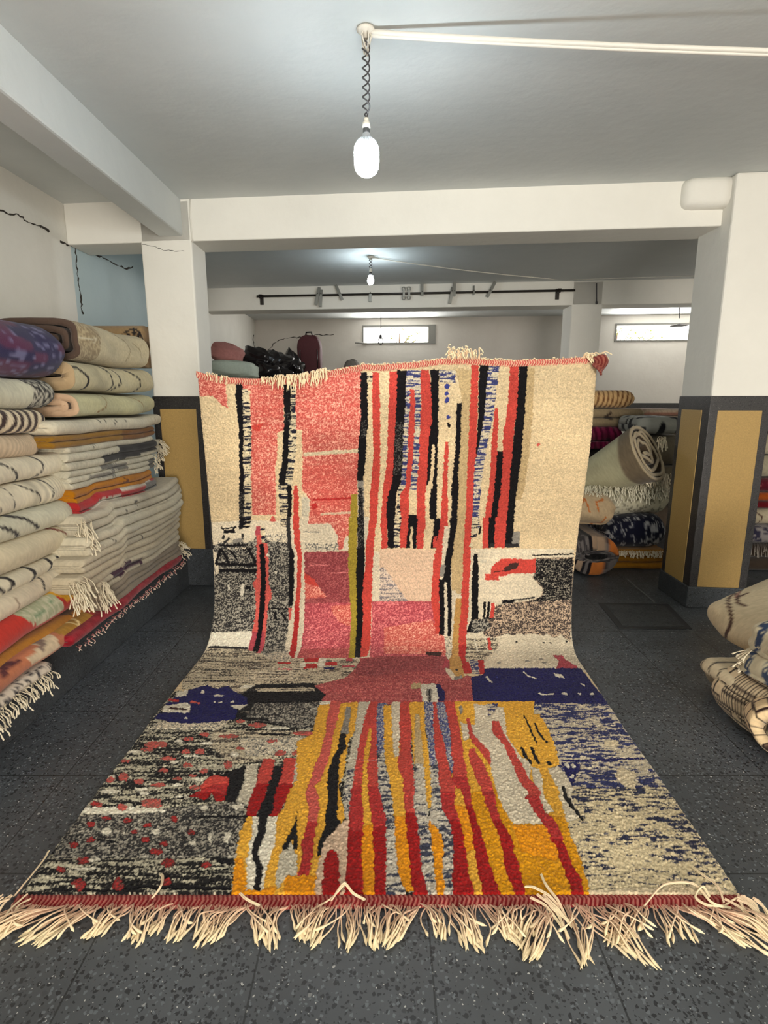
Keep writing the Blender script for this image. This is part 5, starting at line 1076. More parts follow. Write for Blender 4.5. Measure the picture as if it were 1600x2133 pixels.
fpile('black and pale grey blotched rug lying over the big rolled cream rug', 1334, 1425, 868, 905, 4.72, .45, 2, check, 58, end_r=.06)
fpile('beige folded rug against the column under the blotched rug', 1345, 1425, 906, 1004, 4.80, .4, 3, base((120, 110, 92)), 59)
# bottom row
YM = 4.42
MUST = base((150, 100, 24))
r_, d_ = fpile('mustard blanket folded in three flat on the floor at the foot of the far pile', 1266, 1392, 1146, 1187, YM, .5, 6, MUST, 60)
tassels('fringe', [(x, YM-.012, d_['zt']-.004+random.uniform(-.004, .006)) for x in np.linspace(d_['x0']+.04, d_['x1']-.02, 80)], r_, length=.05, fwd=(0, -.012, 0), spread=.012, seed=4, r=.0025)
def navy_w(l, a, b, v, s): k = sstep(.56, .70, .6*vn(l/.025, v/.016, 81)+.4*vn(l/.008, v/.006, 82)+.15*sstep(.0, .25, np.abs(l-2.05))-.08)[:, None]; return np.array([20, 22, 38])*(1-k)+np.array([150, 150, 150])*k
hump = lambda l, a, b: (l, a, b+.035*np.sin((l-1.85)*4.4)*sstep(.2, .38, b))
fpile('navy rug flecked with white, humped above the mustard blanket', 1266, 1392, 1084, 1146, YM, .5, 2, navy_w, 61, end_r=.10, deform=hump)
r_, d_ = fpile('white rug covered with loose tassels below the big cream roll', 1200, 1402, 1010, 1084, YM+.02, .55, 2, speckle((128, 122, 104), (204, 198, 172), .62, .02, .012), 62, end_r=.08, deform=hump)
rp = [(random.uniform(d_['x0']+.06, d_['x1']-.02), YM+.0+random.uniform(-.02, .10), 0) for _ in range(420)]
rp = [(x, y-.02, d_['zt']+.01-.55*max(0, (YM+.06-y))+.035*sin((x-1.85)*4.4)-random.choice((0, 0, .03, .06, .09))) for x, y, _ in rp]
tassels('fringe', rp, r_, length=.055, fwd=(0, -.03, 0), spread=.03, seed=5, r=.0028, cA=(204, 196, 170), cB=(232, 226, 204))
# cream rug with ochre outlines, loosely folded
sp = spiral(-YM+.02+.0-.17, .47, .20, .125, 1.5, .05, .8, start=-.6)
pa = on_y(1190, 1060, YM-.1); pb = on_y(1282, 1060, YM-.1)
zc_ = (on_y(1200, 1030, YM-.1)[2]+on_y(1200, 1100, YM-.1)[2])/2; hh = (on_y(1200, 1030, YM-.1)[2]-on_y(1200, 1100, YM-.1)[2])/2
rt = rugthing('folded_rug', 'loosely folded cream rug with thin orange outlines beside the hanging rug', 'rug', ((pa[0]+pb[0])/2, YM+.1, zc_-hh))
sheet('body', FRONT, spiral(-(YM+.13), zc_, .24, hh-.02, 2.0, .05, .8, start=-.9), .042, pa[0]-.12, pb[0], with_marks(base((186, 162, 128)), [('line', [(lambda p: (p[0], p[2]))(on_y(*p, YM-.1)) for p in q], .010, (170, 96, 44)) for q in ([(1244, 1062), (1240, 1046), (1256, 1040)], [(1236, 1094), (1252, 1090), (1258, 1076)], [(1205, 1052), (1220, 1040), (1224, 1064)])]), rt, end_r=.10, seed=63, lump=.02)
# grey roll with orange bands: open end towards the camera
cc = on_y(1243, 1146, YM-.2); rw = (1294-1192)/2/FPX*cc[1]*1.02; rh = (1191-1100)/2/FPX*cc[1]*1.02
f_ = Fr((cc[0], YM-.2, 0), (0, 1, 0), (-1, 0, 0))
def jcol(l, a, b, v, s):
    an = np.arctan2(b-rh, -a); turn = v/(2*pi*.16)
    c = np.where((vn(v/.012, l/.03, 83) > .55)[:, None], np.array([104, 98, 96]), np.array([58, 54, 56])).astype(float)
    for lo, hi, cc_ in ((.15, .95, (176, 100, 44)), (-1.9, -1.15, (176, 104, 48)), (1.2, 1.9, (150, 126, 104)), (-2.7, -2.2, (150, 128, 108))):
        k = ((an > lo) & (an < hi) & (v < 2*pi*.2))[:, None]; c = np.where(k, np.array(cc_), c)
        for e_ in (lo, hi): c = np.where(((np.abs(an-e_) < .07) & (v < 1.3))[:, None], np.array([26, 24, 28]), c)
    return c*(1+.15*(vn(l/.006, v/.006, 84)-.5))[:, None]
rt = rugthing('rolled_rug', 'grey rug with orange bands rolled up on the floor, its coil facing out', 'rug', (cc[0], YM+.05, .005))
sheet('body', f_, spiral(0, rh+.005, rw-.02, rh-.02, 3.2, .034, .9, start=pi*.5), .030, 0, .62, jcol, rt, end_r=.03, seed=64, lump=.004)
# the big cream roll: wavy layered open end facing the camera, body running back to the left
ce = on_y(1345, 945, 4.38); cb_ = on_y(1205, 1006, 4.75)
ax = cb_-ce; LL = float(np.linalg.norm(ax)); ax /= LL; A_ = np.cross(ax, [0, 0, 1.]); A_ /= np.linalg.norm(A_); B_ = np.cross(A_, ax)
fR = Fr(ce, ax, A_, B_)
pth = spiral(0, 0, .245, .225, 4.4, .052, .95, start=-.4); k_ = np.arange(len(pth))
pth = pth+np.stack([.020*np.sin(k_*.62)*sstep(14, 35, k_)-.03*sstep(30, 80, k_), .020*np.cos(k_*.81)*sstep(14, 35, k_)+.035*sstep(30, 80, k_)], -1)
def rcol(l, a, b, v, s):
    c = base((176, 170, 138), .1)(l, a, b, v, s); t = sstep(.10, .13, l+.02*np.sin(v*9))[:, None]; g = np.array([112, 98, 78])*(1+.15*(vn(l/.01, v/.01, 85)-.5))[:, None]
    c = g*(1-t)+c*t; c = np.where((l < -.012)[:, None], np.array([172, 156, 128.]), c); return np.where(((s < .5) | (v > 1.5))[:, None], np.where((l < -.012)[:, None], np.array([172, 156, 128.]), np.array([84, 70, 56.])), c)  # pale rims, dark inner sides: gap shade painted in so the layers separate
rt = rugthing('rolled_rug', 'big rolled cream rug showing wavy brown-grey layers and tassels at its open end', 'rug', ce-[0, 0, .22])
sheet('body', fR, pth, .026, -.02, LL+.15, rcol, rt, end_r=.004, seed=65, lump=.004, taper=lambda l: 1-.50*np.clip(l/LL, 0, 1.1))
rp = [fR.w(-.02, random.uniform(.02, .10), random.uniform(.10, .16)) for _ in range(24)]+[fR.w(-.02, random.uniform(-.08, .14), random.uniform(-.20, -.13)) for _ in range(46)]
fl = -1 if fR.A[0] < 0 else 1
rp = [on_y(px+random.uniform(-9, 9), py+random.uniform(-7, 7), 4.35) for px, py in [(1380, 915)]*26+[(1352, 990)]*30+[(1388, 992)]*30]
tassels('fringe', rp, rt, length=.07, fwd=(0, -.02, 0), spread=.03, seed=6, r=.0028)
# --- sliver of a pile beyond the right column
YS = 4.35
for i, (y0, y1, n, cf, lb) in enumerate((
    (873, 905, 2, base((70, 28, 46)), 'dark purple folded rug on top of the pile beyond the right column'),
    (906, 948, 2, base((176, 166, 142)), 'cream folded rug second from the top beyond the right column'),
    (949, 996, 2, base((166, 158, 134)), 'plain cream folded rug above the dark red one beyond the right column'),
    (997, 1027, 2, speckle((80, 18, 30), (150, 90, 84), .25, .02, .012), 'dark red rug with pale flecks beyond the right column'),
    (1027, 1045, 2, base((156, 74, 24)), 'burnt orange folded rug beyond the right column'),
    (1045, 1060, 2, base((96, 18, 26)), 'deep red folded blanket under the burnt orange one'),
    (1061, 1094, 2, base((178, 166, 140)), 'cream folded rug with a brown curve beyond the right column'),
    (1095, 1136, 2, speckle((44, 42, 60), (130, 124, 122), .5, .03, .01), 'dark speckled rug with hanging fringe beyond the right column'),
    (1137, 1215, 4, base((60, 50, 42)), 'dark brown rug at the floor beyond the right column'))):
    r_, d_ = fpile(lb, 1545, 1700, y0, y1, YS, .6, n, cf, 90+i, marks=[L([(1572, 1062), (1588, 1078), (1580, 1094)], .008, BRN)] if i == 6 else ())
    if i == 7: tassels('fringe', [(x, YS-.01, d_['zb']+.02) for x in np.linspace(d_['x0'], d_['x1'], 60)], r_, length=.10, fwd=(0, -.02, 0), spread=.01, seed=8, cA=(60, 52, 50), cB=(150, 142, 132))

# --- the pile at the right edge, near the camera
def rrug(label, y0, y1, xf, l0, l1, xb, n, colf, seed, marks=(), end_r=.08, lump=.008, name='folded_rug', z=None, dl=.006, deform=None, step=.006, fmin=.35):
    zt, zb = z
    mk = [(mm[0], [RIGHT.hit(*p, -xf) for p in mm[1]])+tuple(mm[2:]) for mm in marks]
    path, th = zigzag(zb, zt, -xf, -xb, n, random.Random(seed), .02)
    root = rugthing(name, label, 'rug', ((xf+xb)/2, (l0+l1)/2, zb))
    sheet('body', RIGHT, path, th, l0, l1, with_marks(colf, mk), root, end_r=end_r, seed=seed, zmid=(zb+zt)/2, lump=lump, dl=dl, deform=deform, step=step, fmin=fmin)
    return root
def net(l, a, b, v, s):
    # brick outlines with patches of dense little squares
    p, q = l/.056, v/.036; row = np.floor(q); px = (p+.5*(row % 2)+.25*vn(row, row*0, 87)); fx = np.abs((px % 1)-.5)*2; fy = np.abs((q % 1)-.5)*2
    line = np.maximum(sstep(.80, .90, fx), sstep(.76, .88, fy)); sx = sstep(.1, .5, np.abs(((l/.0135) % 1)-.5)*2); sy = sstep(.1, .5, np.abs(((v/.0135) % 1)-.5)*2)
    d = sstep(.50, .53, vn(l/.11, v/.09, 88)); k = (line*(1-d)+(1-np.minimum(sx, sy))*d)[:, None]
    return np.array([206, 186, 152])*(1-k)*(1+.1*(vn(l/.006, v/.006, 89)-.5))[:, None]+np.array([42, 34, 32])*k
def bricks(l, a, b, v, s):
    q = v/.046+.25*(vn(l/.1, v/.2, 90)-.5); row = np.floor(q); p = l/.062+.5*(row % 2)+.2*(vn(v/.05, l/.3, 91)-.5); fx = np.abs((p % 1)-.5)*2; fy = np.abs((q % 1)-.5)*2
    k = np.maximum(sstep(.84, .92, fx), sstep(.80, .90, fy+.10*(vn(l/.008, v/.02, 92)-.5)))[:, None]
    return np.array([214, 188, 148])*(1-k)*(1+.12*(vn(l/.006, v/.006, 93)-.5))[:, None]+np.array([44, 30, 28])*k
rrug('cream rug with a black grid and brick pattern in the middle of the right-hand pile', 0, 0, 1.44, 1.75, 2.24, 2.10, 2, net, 70, z=(.295, .02), end_r=.06, deform=lambda l, a, b: (l, a+.02*np.sin(l*9), b), dl=.004, step=.0045, fmin=.7)
rrug('cream rug lip with sparse black lines poking out behind the gridded rug', 0, 0, 1.435, 2.10, 2.36, 2.10, 2, with_marks(base((206, 190, 158)), [('line', [(2.2+i*.06, .18), (2.24+i*.06, .31)], .006, BK) for i in range(4)]), 71, z=(.25, .165), end_r=.05)
rrug('plain folded rug on the floor under the lip with sparse black lines', 0, 0, 1.58, 2.26, 2.52, 2.15, 2, base((150, 138, 114)), 76, z=(.16, .005), end_r=.04)
tp = lambda px, py: (lambda p: (p[1], -p[0]))(on_z(px, py, .47))
P1 = [('line', [tp(*q) for q in p], w, c) for p, w, c in (([(1530, 1232), (1545, 1226), (1555, 1218)], .009, BRN), ([(1556, 1218), (1540, 1250), (1545, 1260), (1556, 1266)], .011, BRN), ([(1530, 1242), (1545, 1252), (1560, 1252)], .010, BRN), ([(1524, 1246), (1526, 1262), (1525, 1272)], .010, BRN), ([(1530, 1240), (1524, 1250)], .009, BRN), ([(1534, 1238), (1542, 1246), (1536, 1250)], .007, (150, 110, 96)))]
symb = with_marks(base((196, 180, 148)), P1)
rrug('thick cream rug with a small brown woven symbol on top of the right-hand pile', 0, 0, 1.56, 2.08, 2.53, 2.20, 2, lambda l, a, b, v, s: symb(l, b, a, v, s), 72, z=(.475, .29), end_r=.10, lump=.010, fmin=.7, deform=lambda l, a, b: (l, a, b+.48*np.clip(-a-1.62, 0, .6)))
# crumpled white rug with blue bands pushed against it
def blueb(l, a, b, v, s):
    c = base((204, 194, 164))(l, a, b, v, s)
    for l0 in (1.95, 2.06):
        k = (sstep(.022, .016, np.abs(l-l0+.02*np.sin(v*20)))*(vn(l/.012, v/.012, 94) > .25))[:, None]; c = c*(1-k)+np.array([44, 58, 84])*k
    return c
for i, (zc_, xc, w_, h_, lab) in enumerate(((.455, 1.70, .215, .065, 'white rug with a dark blue band, upper roll pressed into the right-hand pile'), (.355, 1.70, .215, .055, 'white rug with patterned blue band and frayed end, lower roll in right-hand pile'))):
    rt = rugthing('rolled_rug', lab, 'rug', (xc, 1.9, zc_-h_))
    sheet('body', RIGHT, spiral(-xc, zc_, w_, h_, 1.4, .05, .8, start=-.3), .044, 1.78, 2.14, blueb, rt, end_r=.07, seed=73+i, lump=.02)
    if i: tassels('fringe', [(xc-w_+random.uniform(0, .04), 2.10+random.uniform(-.02, .02), zc_+random.uniform(-.02, .05)) for _ in range(26)], rt, length=.04, fwd=(-.035, .01, 0), spread=.02, seed=12, r=.0026)
# nearest: brick patterned rug folded over itself, its open fold towards the camera
fB = Fr((1.617, 2.02, 0), (.43, .903, 0), (-.903, .43, 0))
path = np.array([(-.55, .03), (-.3, .03), (-.05, .035), (.07, .075), (.12, .15), (.10, .215), (.03, .245), (-.12, .245), (-.3, .235), (-.42, .20), (-.36, .175), (-.2, .188), (-.06, .186), (.03, .165), (.045, .13), (.0, .10), (-.12, .09), (-.4, .085)])
pc = catmull(path, 8)
rt = rugthing('folded_rug', 'brick patterned cream and dark brown rug folded open on the floor at the right edge', 'rug', (1.75, 2.0, 0))
sheet('body', fB, pc, .042, -.16, .42, bricks, rt, end_r=.03, seed=75, lump=.006, dl=.004, step=.0045, fmin=.7)
# ================================================================== LAMPS, CABLES, ROD, BACK ROOM
M_SOCK = simple('white_bakelite', (226, 222, 210), .4); M_DK = simple('dark_collar', (70, 70, 70), .4, .3); M_ALU = simple('cast_aluminium', (190, 192, 194), .35, .6)
M_WIRE = simple('wire_insulation', (58, 56, 58), .5); M_TAPE = simple('frayed_tape', (214, 208, 196), .8)
BULB = 170.
def emit(name, c, s):
    m, nt, b = mat(name); b.inputs['Base Color'].default_value = (.9, .9, .9, 1); b.inputs['Emission Color'].default_value = (*c, 1); b.inputs['Emission Strength'].default_value = s; return m
M_GLOW = emit('lit_led_globe', (.80, .93, 1.0), BULB)
M_GLOW2 = emit('lit_led_globe_far', (.80, .93, 1.0), 210.)
def lamp(loc, label, drop, small=False, glow=M_GLOW):
    root = empty('hanging_bulb', label, 'lamp', loc, 'bare bulbs hanging from the ceiling')
    x, y, z = loc; k = .8 if small else 1.
    n = int(60*drop/.3)+12; pts, pts2 = [], []
    for i in range(n+1):
        t = i/n; a = t*drop*2*pi/.062; r = .013*min(1, t*6)*(1 if t < .92 else (1-t)/.08)
        pts.append((x+r*cos(a), y+r*sin(a), z-t*drop)); pts2.append((x-r*cos(a), y-r*sin(a), z-t*drop))
    MB().tube(pts, .0027, 6).tube(pts2, .0027, 6).build('twisted_cord', M_WIRE, root, True)
    MB().lathe([(.004, 0), (.030, 0), (.033, -.006), (.026, -.012), (.012, -.02), (.008, -.03)], (x, y, z), 20).build('ceiling_knob', M_TAPE, root, True)
    zz = z-drop
    MB().lathe([(.004, .0), (.009, -.001), (.010, -.010), (.008, -.013), (.0135, -.016), (.014, -.034), (.012, -.036)], (x, y, zz), 20).build('socket', M_SOCK, root, True)
    MB().lathe([(.0125, -.034), (.013, -.05), (.012, -.052)], (x, y, zz), 20).build('collar', M_DK, root, True)
    hs = MB().lathe([(.012, -.05), (.017, -.062), (.021, -.07), (.026, -.084*k), (.012, -.09*k)], (x, y, zz), 24)
    if not small:
        for q in range(22):
            a = 2*pi*q/22; c, s_ = cos(a), sin(a); t = .0011
            f = lambda r, z_: [(x+r*c-t*s_, y+r*s_+t*c, zz+z_), (x+r*c+t*s_, y+r*s_-t*c, zz+z_)]
            P_ = f(.018, -.064)+f(.020, -.096)+f(.0445, -.096)+f(.036, -.078)
            hs.add(P_, [(0, 2, 4, 6), (1, 7, 5, 3), (0, 6, 7, 1), (4, 5, 7, 6), (2, 3, 5, 4), (0, 1, 3, 2)])
    hs.build('heat_sink', M_ALU, root, False)
    if small: pr = [(.010, -.070), (.022, -.080), (.030, -.100), (.031, -.115), (.026, -.135), (.012, -.147), (.003, -.149)]
    else: pr = [(.030, -.093), (.0445, -.097), (.0465, -.11), (.0465, -.148), (.044, -.168), (.036, -.184), (.022, -.194), (.004, -.198)]
    MB().lathe(pr, (x, y, zz), 32).build('globe', glow, root, True)
    return root
c1 = on_z(762, 58, ZC); c2 = on_z(772, 534, ZC)
lamp((c1[0], c1[1], ZC-.002), 'bright finned bulb hanging from the ceiling nearest the camera', .285)
lamp((c2[0], c2[1], ZC-.002), 'small lit bulb hanging in front of the far cross beam', .10, True, M_GLOW2)
lamp((c1[0]+.05, -1.05, ZC-.002), 'unseen bulb added behind the camera to light the front faces', .285)  # added out of view for frontal light on beam, columns and rug

M_GLOW3 = emit('added_warm_glow', (1., .90, .76), 75.)
lamp((-1.86, -.35, ZC-.002), 'unseen warm bulb added behind the camera to brighten the left wall', .25, False, M_GLOW3)  # added out of view to brighten the left wall and ceiling strip
M_CABLE = simple('white_cable', (222, 218, 208), .5); M_CAB2 = simple('grey_cable', (150, 148, 142), .6)
def cable(name, label, A_, B_, sag, r, m, cat='cable', twin=False):
    A_, B_ = np.array(A_), np.array(B_); t = np.linspace(0, 1, 40)[:, None]; Pq = A_+(B_-A_)*t; Pq[:, 2] -= sag*4*(t*(1-t))[:, 0]
    b = MB().tube(list(Pq), r, 8)
    if twin: b.tube(list(Pq+[0, .006, -.009]), r*.7, 8)
    return tag(b.build(name, m, None, True), label, cat)
e1 = on_y(1600, 106, 2.20)
cable('ceiling_cable', 'thick white cable slung from the near bulb towards the right', (c1[0]+.005, c1[1], ZC-.012), e1+(e1-np.array([c1[0], c1[1], ZC]))*.7*np.array([1, 1, .6]), .015, .0085, M_CABLE, twin=True)
b = MB(); rr = random.Random(3)
for k in range(7):
    a = rr.uniform(0, 6.28); b.tube([(c1[0]+.01*cos(a), c1[1]+.01*sin(a), ZC-.006), (c1[0]+.02*cos(a), c1[1]+.02*sin(a)-.006, ZC-.03), (c1[0]+.006*cos(a+1), c1[1]+.006*sin(a+1), ZC-.07-.02*rr.random())], .0028, 6)
tag(b.build('cable_tape', M_TAPE, None, True), 'ragged white tape and wire ends knotted at the near ceiling hook', 'tape')
e2 = on_row(1180, 583, YR1-.02)
cable('ceiling_cable', 'thin white cable running from the far bulb to the far column', (c2[0], c2[1], ZC-.01), e2, .02, .006, M_CABLE)
e3 = on_row(1450, 575, YR0+.5)
cable('ceiling_cable', 'thin white cable continuing from the far column to the right column', e2, on_row(1455, 574, YR0+.9), .0, .004, M_CABLE)
p_ = on_row(1243, 590, YR1-.012); q_ = on_row(1243, 628, YR1-.012)
tag(MB().tube([p_, q_], .005, 6).tube([q_, q_-[0, 0, .03]], .012, 8).build('switch_wire', M_WIRE, None, True), 'short dark wire with a plug running down the far column', 'wire')
p_ = on_row(396, 415, YR0-.006); q_ = on_row(400, 492, YR0-.006)
tag(MB().tube([p_, on_row(396, 450, YR0-.006), q_, on_row(402, 505, YR0-.008)], .0045, 6).build('wall_wire', M_CABLE, None, True), 'thin white wire running down the left column head', 'wire')

# metal rod with clips on the far beam
M_STEEL = simple('dark_steel', (58, 54, 50), .45, .6, bump=.1); M_CLIP = simple('dull_clip_metal', (136, 136, 130), .4, .5)
def brow(px, py, off): return on_row(px, py, YR1-off)
A_ = brow(535, 617.5, .075); B_ = brow(1198, 604.5, .075)
rod = empty('hanging_rod', 'long dark metal rod fixed along the face of the far beam', 'rod', (A_+B_)/2)
MB().tube([A_, B_], .0125, 12).build('rod', M_STEEL, rod, True)
def rodz(px): t = (px-535)/663; return A_+(B_-A_)*t
for px in (543, 1167):
    c = rodz(px); y = YR1-SK*c[0]
    b = MB().box(c[0]-.022, c[0]+.022, y-.012, y, c[2]-.085, c[2]+.03).box(c[0]-.014, c[0]+.014, c[1]-.018, y-.012, c[2]-.022, c[2]-.012).box(c[0]-.02, c[0]+.02, c[1]-.02, c[1]+.02, c[2]+.010, c[2]+.02)
    b.build('bracket', M_STEEL, rod, bevel=.003)
def clip(px, ang, up, down, label, wide=.0155):
    c = rodz(px); root = empty('metal_clip', label, 'clip', c, 'metal clips on the rod')
    for s_ in (-1, 1):
        d = np.array([sin(ang), 0, cos(ang)]); nrm = np.array([cos(ang), 0, -sin(ang)])
        off = np.array([0, s_*.019, 0]); P_ = []
        a = c+d*up+off*.5; m_ = c+off; e = c-d*down+off*1.1
        b = MB()
        for u0, u1 in ((a, m_), (m_, e)):
            w = nrm*wide; t = np.array([0, .0025, 0])
            b.hexa([u0-w-t, u0+w-t, u0+w+t, u0-w+t, u1-w-t, u1+w-t, u1+w+t, u1-w+t])
        b.build('jaw', M_CLIP, root)
    MB().tube([c+[0, -.026, .016], c+[0, .026, .016]], .006, 8).build('pin', M_STEEL, root)
clip(668, .22, .09, .11, 'wide spring clip hanging at a slant, leftmost on the rod'); clip(675, .10, .06, .13, 'long clip pressed against the leftmost slanted one')
clip(716, -.42, .12, .06, 'clip tipped up to the left, second group from the rod\'s left end'); clip(780, 0, .0, .08, 'short clip hanging straight below the far bulb')
def ringclamp(px, label):
    c = rodz(px); root = empty('pipe_clamp', label, 'clamp', c, 'pipe clamps on the rod')
    b = MB(); 
    for dz in (-.052, .052):
        b = MB(); q = [(c[0]+.019*cos(2*pi*k/16), c[1]-.012, c[2]+dz*.95+.019*sin(2*pi*k/16)) for k in range(17)]; b.tube(q, .006, 6, False); b.build('eye', M_CLIP, root, True)
    MB().box(c[0]-.012, c[0]+.012, c[1]-.022, c[1]-.014, c[2]-.04, c[2]+.04).build('strap', M_CLIP, root)
ringclamp(850.5, 'left of the two small eyed clamps at the middle of the rod'); ringclamp(861.5, 'right of the two small eyed clamps at the middle of the rod')
clip(888.5, 0, .14, .03, 'upright clip just right of the two eyed clamps'); clip(955, .02, .13, .04, 'upright clip standing behind the hanging one right of centre'); clip(950, .16, .06, .12, 'clip hanging at a slant in front of the upright one right of centre')
clip(995, 0, .07, .03, 'small short clip near the right part of the rod', .007); clip(1028, .48, .12, .06, 'clip tipped up to the right, nearest the rod\'s right end')

# dead lamp cords in the rear room
def deadcord(label, px, y0, y1, Y, ring):
    a = on_row(px, y0, Y); a[2] = ZC; e = on_row(px, y1, Y)
    root = empty('unlit_pendant', label, 'lamp', a)
    MB().tube([a, (a+e)/2+[.004, 0, 0], e+[0, 0, .10]], .005, 6).build('cord', M_WIRE, root, True)
    if ring:
        MB().lathe([(.006, .10), (.02, .085), (.022, .05), (.012, .04)], e, 14).build('lamp_holder', M_WIRE, root, True)
        q = [(e[0]+.035*sin(2*pi*k/18), e[1], e[2]+.01+.045*cos(2*pi*k/18)) for k in range(19)]; MB().tube(q, .007, 6, False).build('wire_loop', M_WIRE, root, True)
    else:
        MB().lathe([(.008, .03), (.03, .02), (.11, .004), (.115, 0), (.10, -.002)], e, 18).build('shade', M_WIRE, root, True)
deadcord('dark hanging cord with an empty lamp holder before the middle window', 793, 640, 712, 8.3, True)
deadcord('dark cord with a small flat shade before the right-hand window', 1414, 640, 679, 8.3, False)

# bundles piled high at the back left
M_PLASTIC = simple('black_plastic_sack', (30, 26, 28), .22, bump=1., scale=18); M_PACK = simple('maroon_canvas', (84, 40, 46), .8, bump=.3, scale=120, vary=.15); M_PINK = simple('faded_pink_cloth', (176, 118, 112), .9, bump=.4, scale=60, vary=.1)
M_MINT = simple('pale_green_cloth', (190, 200, 186), .9, bump=.4, scale=50, vary=.08); M_GSACK = simple('grey_sacking', (128, 122, 116), .9, bump=.4, scale=60, vary=.1)
def blob(name, label, cat, c, r, m, seed, sq=.75, lump=.12, ang=0., peak=0.):
    nu, nv = 48, 28; th = np.linspace(0, 2*pi, nu, endpoint=False); ph = np.linspace(-pi/2, pi/2, nv); T, Pp = np.meshgrid(th, ph)
    sp = lambda v, e: np.sign(v)*np.abs(v)**e
    X = sp(np.cos(Pp), sq)*sp(np.cos(T), sq); Y_ = sp(np.cos(Pp), sq)*sp(np.sin(T), sq); Z = sp(np.sin(Pp), sq)
    k = 1+lump*(vn(T*1.2+seed, Pp*1.5, seed)-.5)*np.cos(Pp)*2+lump*.7*(vn((X+Y_)*4+seed, Z*4, seed+1)-.5)*2
    V = np.stack([X*k*r[0], Y_*k*r[1], (Z*k+peak*np.maximum(0, Z)**2*np.maximum(0, 1-np.abs(X)*1.4))*r[2]], -1).reshape(-1, 3)
    ca, sa = cos(ang), sin(ang); V = np.stack([V[:, 0]*ca-V[:, 2]*sa, V[:, 1], V[:, 0]*sa+V[:, 2]*ca], -1)+np.array(c)
    ix = np.arange(nu*nv).reshape(nv, nu); r_ = np.roll(ix, -1, 1); F = np.stack([ix[:-1], r_[:-1], r_[1:], ix[1:]], -1).reshape(-1, 4)
    o = mesh_np(name, V, F, m); return tag(o, label, cat)
YP = 6.75
c = on_y(474, 737, YP); blob('cloth_bundle', 'faded pink bundle of cloth at the far left against the wall', 'bundle', c, (.19, .22, .12), M_PINK, 3, .8, .12, -.3)
c = on_y(487, 770, YP-.05); blob('cloth_bundle', 'pale green folded bundle under the pink one at the far left', 'bundle', c, (.27, .28, .105), M_MINT, 5, .6, .08, -.08)
c = on_y(556, 766, YP+.55); blob('plastic_sack', 'shiny black plastic sack left of the pointed one', 'sack', c, (.29, .25, .20), M_PLASTIC, 8, .9, .4, -.2)
c = on_y(608, 766, YP+1.0); blob('plastic_sack', 'shiny black plastic sack with a pointed top beside the maroon pack', 'sack', c, (.15, .18, .16), M_PLASTIC, 12, 1.0, .3, .1, .7)
c = on_y(646, 752, YP+1.3)
pk = empty('travel_pack', 'upright maroon canvas pack against the back wall', 'bag', c-[0, 0, .3])
o = blob('body', None, None, c, (.17, .15, .34), M_PACK, 15, .55, .05); under(o, pk)
MB().tube([c+[-.05, -.02, .33], c+[-.04, -.03, .38], c+[.03, -.03, .385], c+[.05, -.02, .33]], .012, 8).build('handle', M_PLASTIC, pk, True)
MB().tube([c+[-.115, -.125, -.25], c+[-.12, -.13, .12], c+[-.06, -.11, .27], c+[.06, -.11, .27], c+[.12, -.13, .12], c+[.115, -.125, -.25]], .008, 6).build('piping', M_PLASTIC, pk, True)
c = on_y(734, 772, YP+1.3); blob('sack', 'small grey sack just showing over the edge of the hanging rug', 'sack', c, (.13, .13, .15), M_GSACK, 18, .9, .15)
# the rug piles that carry them, mostly hidden behind the hanging rug
for i, (x0, x1, yy, zt, lb) in enumerate(((-2.10, -1.52, YP-.40, on_y(487, 787, YP-.05)[2], 'tall pile rug under the pale green bundle'), (-1.46, -.2, YP+.65, on_y(600, 797, YP+.95)[2]-.02, 'tall pile rug under the black sacks'))):
    nl = 5; h = zt/nl
    for k in range(nl):
        path, th = zigzag(k*h, (k+1)*h, -yy, -(yy+(.75, 1.2)[i]), 4, random.Random(i*9+k))
        rt = empty('folded_rug', ('%s, %s' % (lb, ('lowest of five', 'second of five from the floor', 'middle of five', 'fourth of five from the floor', 'topmost of five')[k])), 'rug', ((x0+x1)/2, yy+.5, k*h), 'rugs stacked in the rear room')
        sheet('body', FRONT, path, th, x0, x1, base([(150, 140, 120), (120, 100, 84), (170, 158, 134), (96, 60, 56), (140, 132, 118)][k]), rt, end_r=.04, seed=200+i*9+k, dl=.05, step=.03)
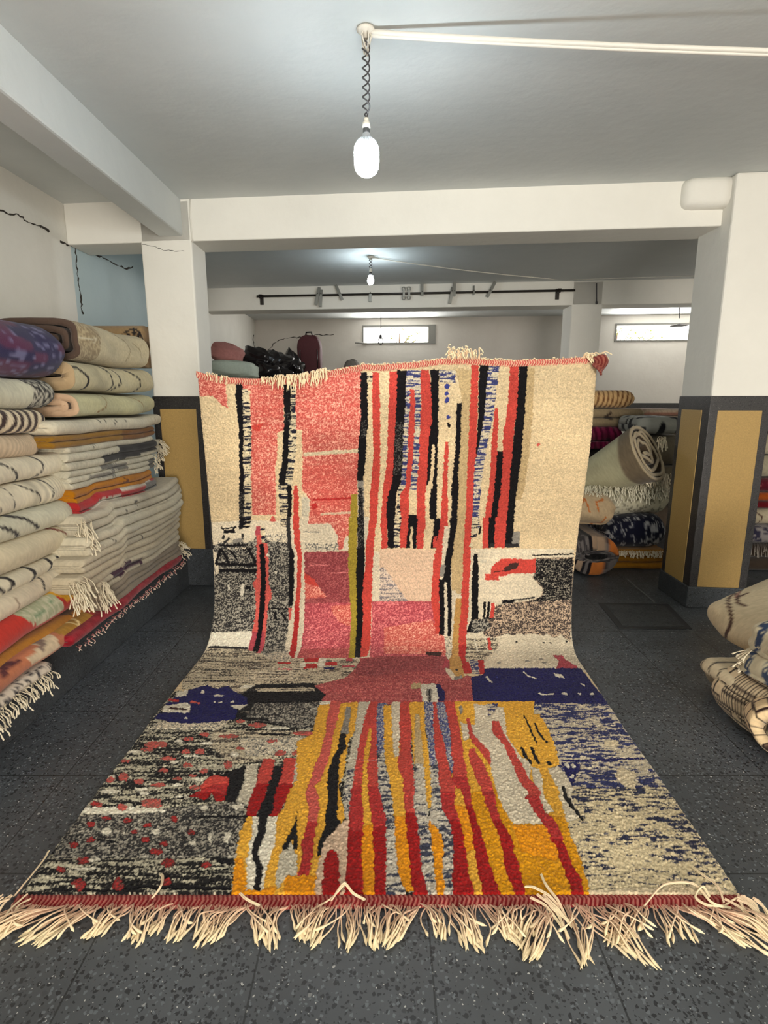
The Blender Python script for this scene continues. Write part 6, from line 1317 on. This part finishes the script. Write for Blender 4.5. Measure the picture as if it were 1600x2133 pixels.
# shrubs outside the two windows
M_LEAF = simple('leaf', (120, 128, 60), .6, vary=.3); M_TWIG = simple('twig', (96, 74, 54), .8)
def shrub(label, W, seed, n):
    rr = random.Random(seed); x0, x1, z0, z1 = W; root = empty('shrub', label, 'plant', ((x0+x1)/2, 10.9, 1.9))
    lf, tw = MB(), MB()
    tw.tube([((x0+x1)/2, 10.9, 1.7), ((x0+x1)/2+.05, 10.9, 2.6)], .015, 6)
    for k in range(n):
        a = np.array([rr.uniform(x0+.2, x1+.2), 10.75+rr.uniform(0, .4), z0+rr.uniform(.02, .35)]); e = a+[rr.uniform(-.15, .15), rr.uniform(-.1, .1), rr.uniform(.03, .14)]
        tw.tube([((x0+x1)/2+.03, 10.9, z0-.1), (a+e)/2+[0, 0, .02], e], .004, 5)
        for q in range(6):
            p = a+(e-a)*rr.random(); d = np.array([rr.uniform(-1, 1), rr.uniform(-.5, .5), rr.uniform(-.5, 1)]); d /= np.linalg.norm(d); s_ = np.cross(d, [0, 1, .2]); w = rr.uniform(.008, .014); l_ = rr.uniform(.03, .06)
            lf.add([p, p+d*l_*.5+s_*w, p+d*l_, p+d*l_*.5-s_*w], [(0, 1, 2, 3)])
    tw.build('stems', M_TWIG, root); lf.build('leaves', M_LEAF, root)
shrub('sunlit shrub outside the right-hand window', (W2[0], W2[1]-.1, W2[2], W2[3]), 4, 46); shrub('thin shrub outside the middle window', (W1[0]+.3, W1[1]-.2, W1[2]+.1, W1[3]), 6, 14)

# ------------------------------------------------------------------ light
w = bpy.data.worlds.new('outdoors'); scn.world = w; w.use_nodes = True
bg = w.node_tree.nodes['Background']; bg.inputs['Color'].default_value = (1, .985, .94, 1); bg.inputs['Strength'].default_value = 7.
def area(name, loc, rot, sx, sy, power, c):
    l = bpy.data.lights.new(name, 'AREA'); l.shape = 'RECTANGLE'; l.size = sx; l.size_y = sy; l.energy = power; l.color = c
    o = bpy.data.objects.new(name, l); col.objects.link(o); o.location = loc; o.rotation_euler = rot; return o
area('added_doorway_light', (1.2, YF-.2, 1.1), (pi/2, 0, 0), 1.9, 2.1, 230, (1, .91, .79))     # unseen doorway light, added behind the camera to warm the front faces
for W_, pw in ((W1, 34), (W2, 50)):                      # daylight coming in at the two high windows
    xm = (W_[0]+W_[1])/2; area('window_daylight', (xm, YRB-.03-SK*xm, (W_[2]+W_[3])/2), (-pi/2, 0, -math.atan(SK)), W_[1]-W_[0]-.05, W_[3]-W_[2]-.04, pw, (1, .98, .93))
vs = scn.view_settings; vs.view_transform = 'Standard'; vs.look = 'None'; vs.gamma = 1.; vs.use_curve_mapping = False; vs.exposure = .02
scn.cycles.use_denoising = True
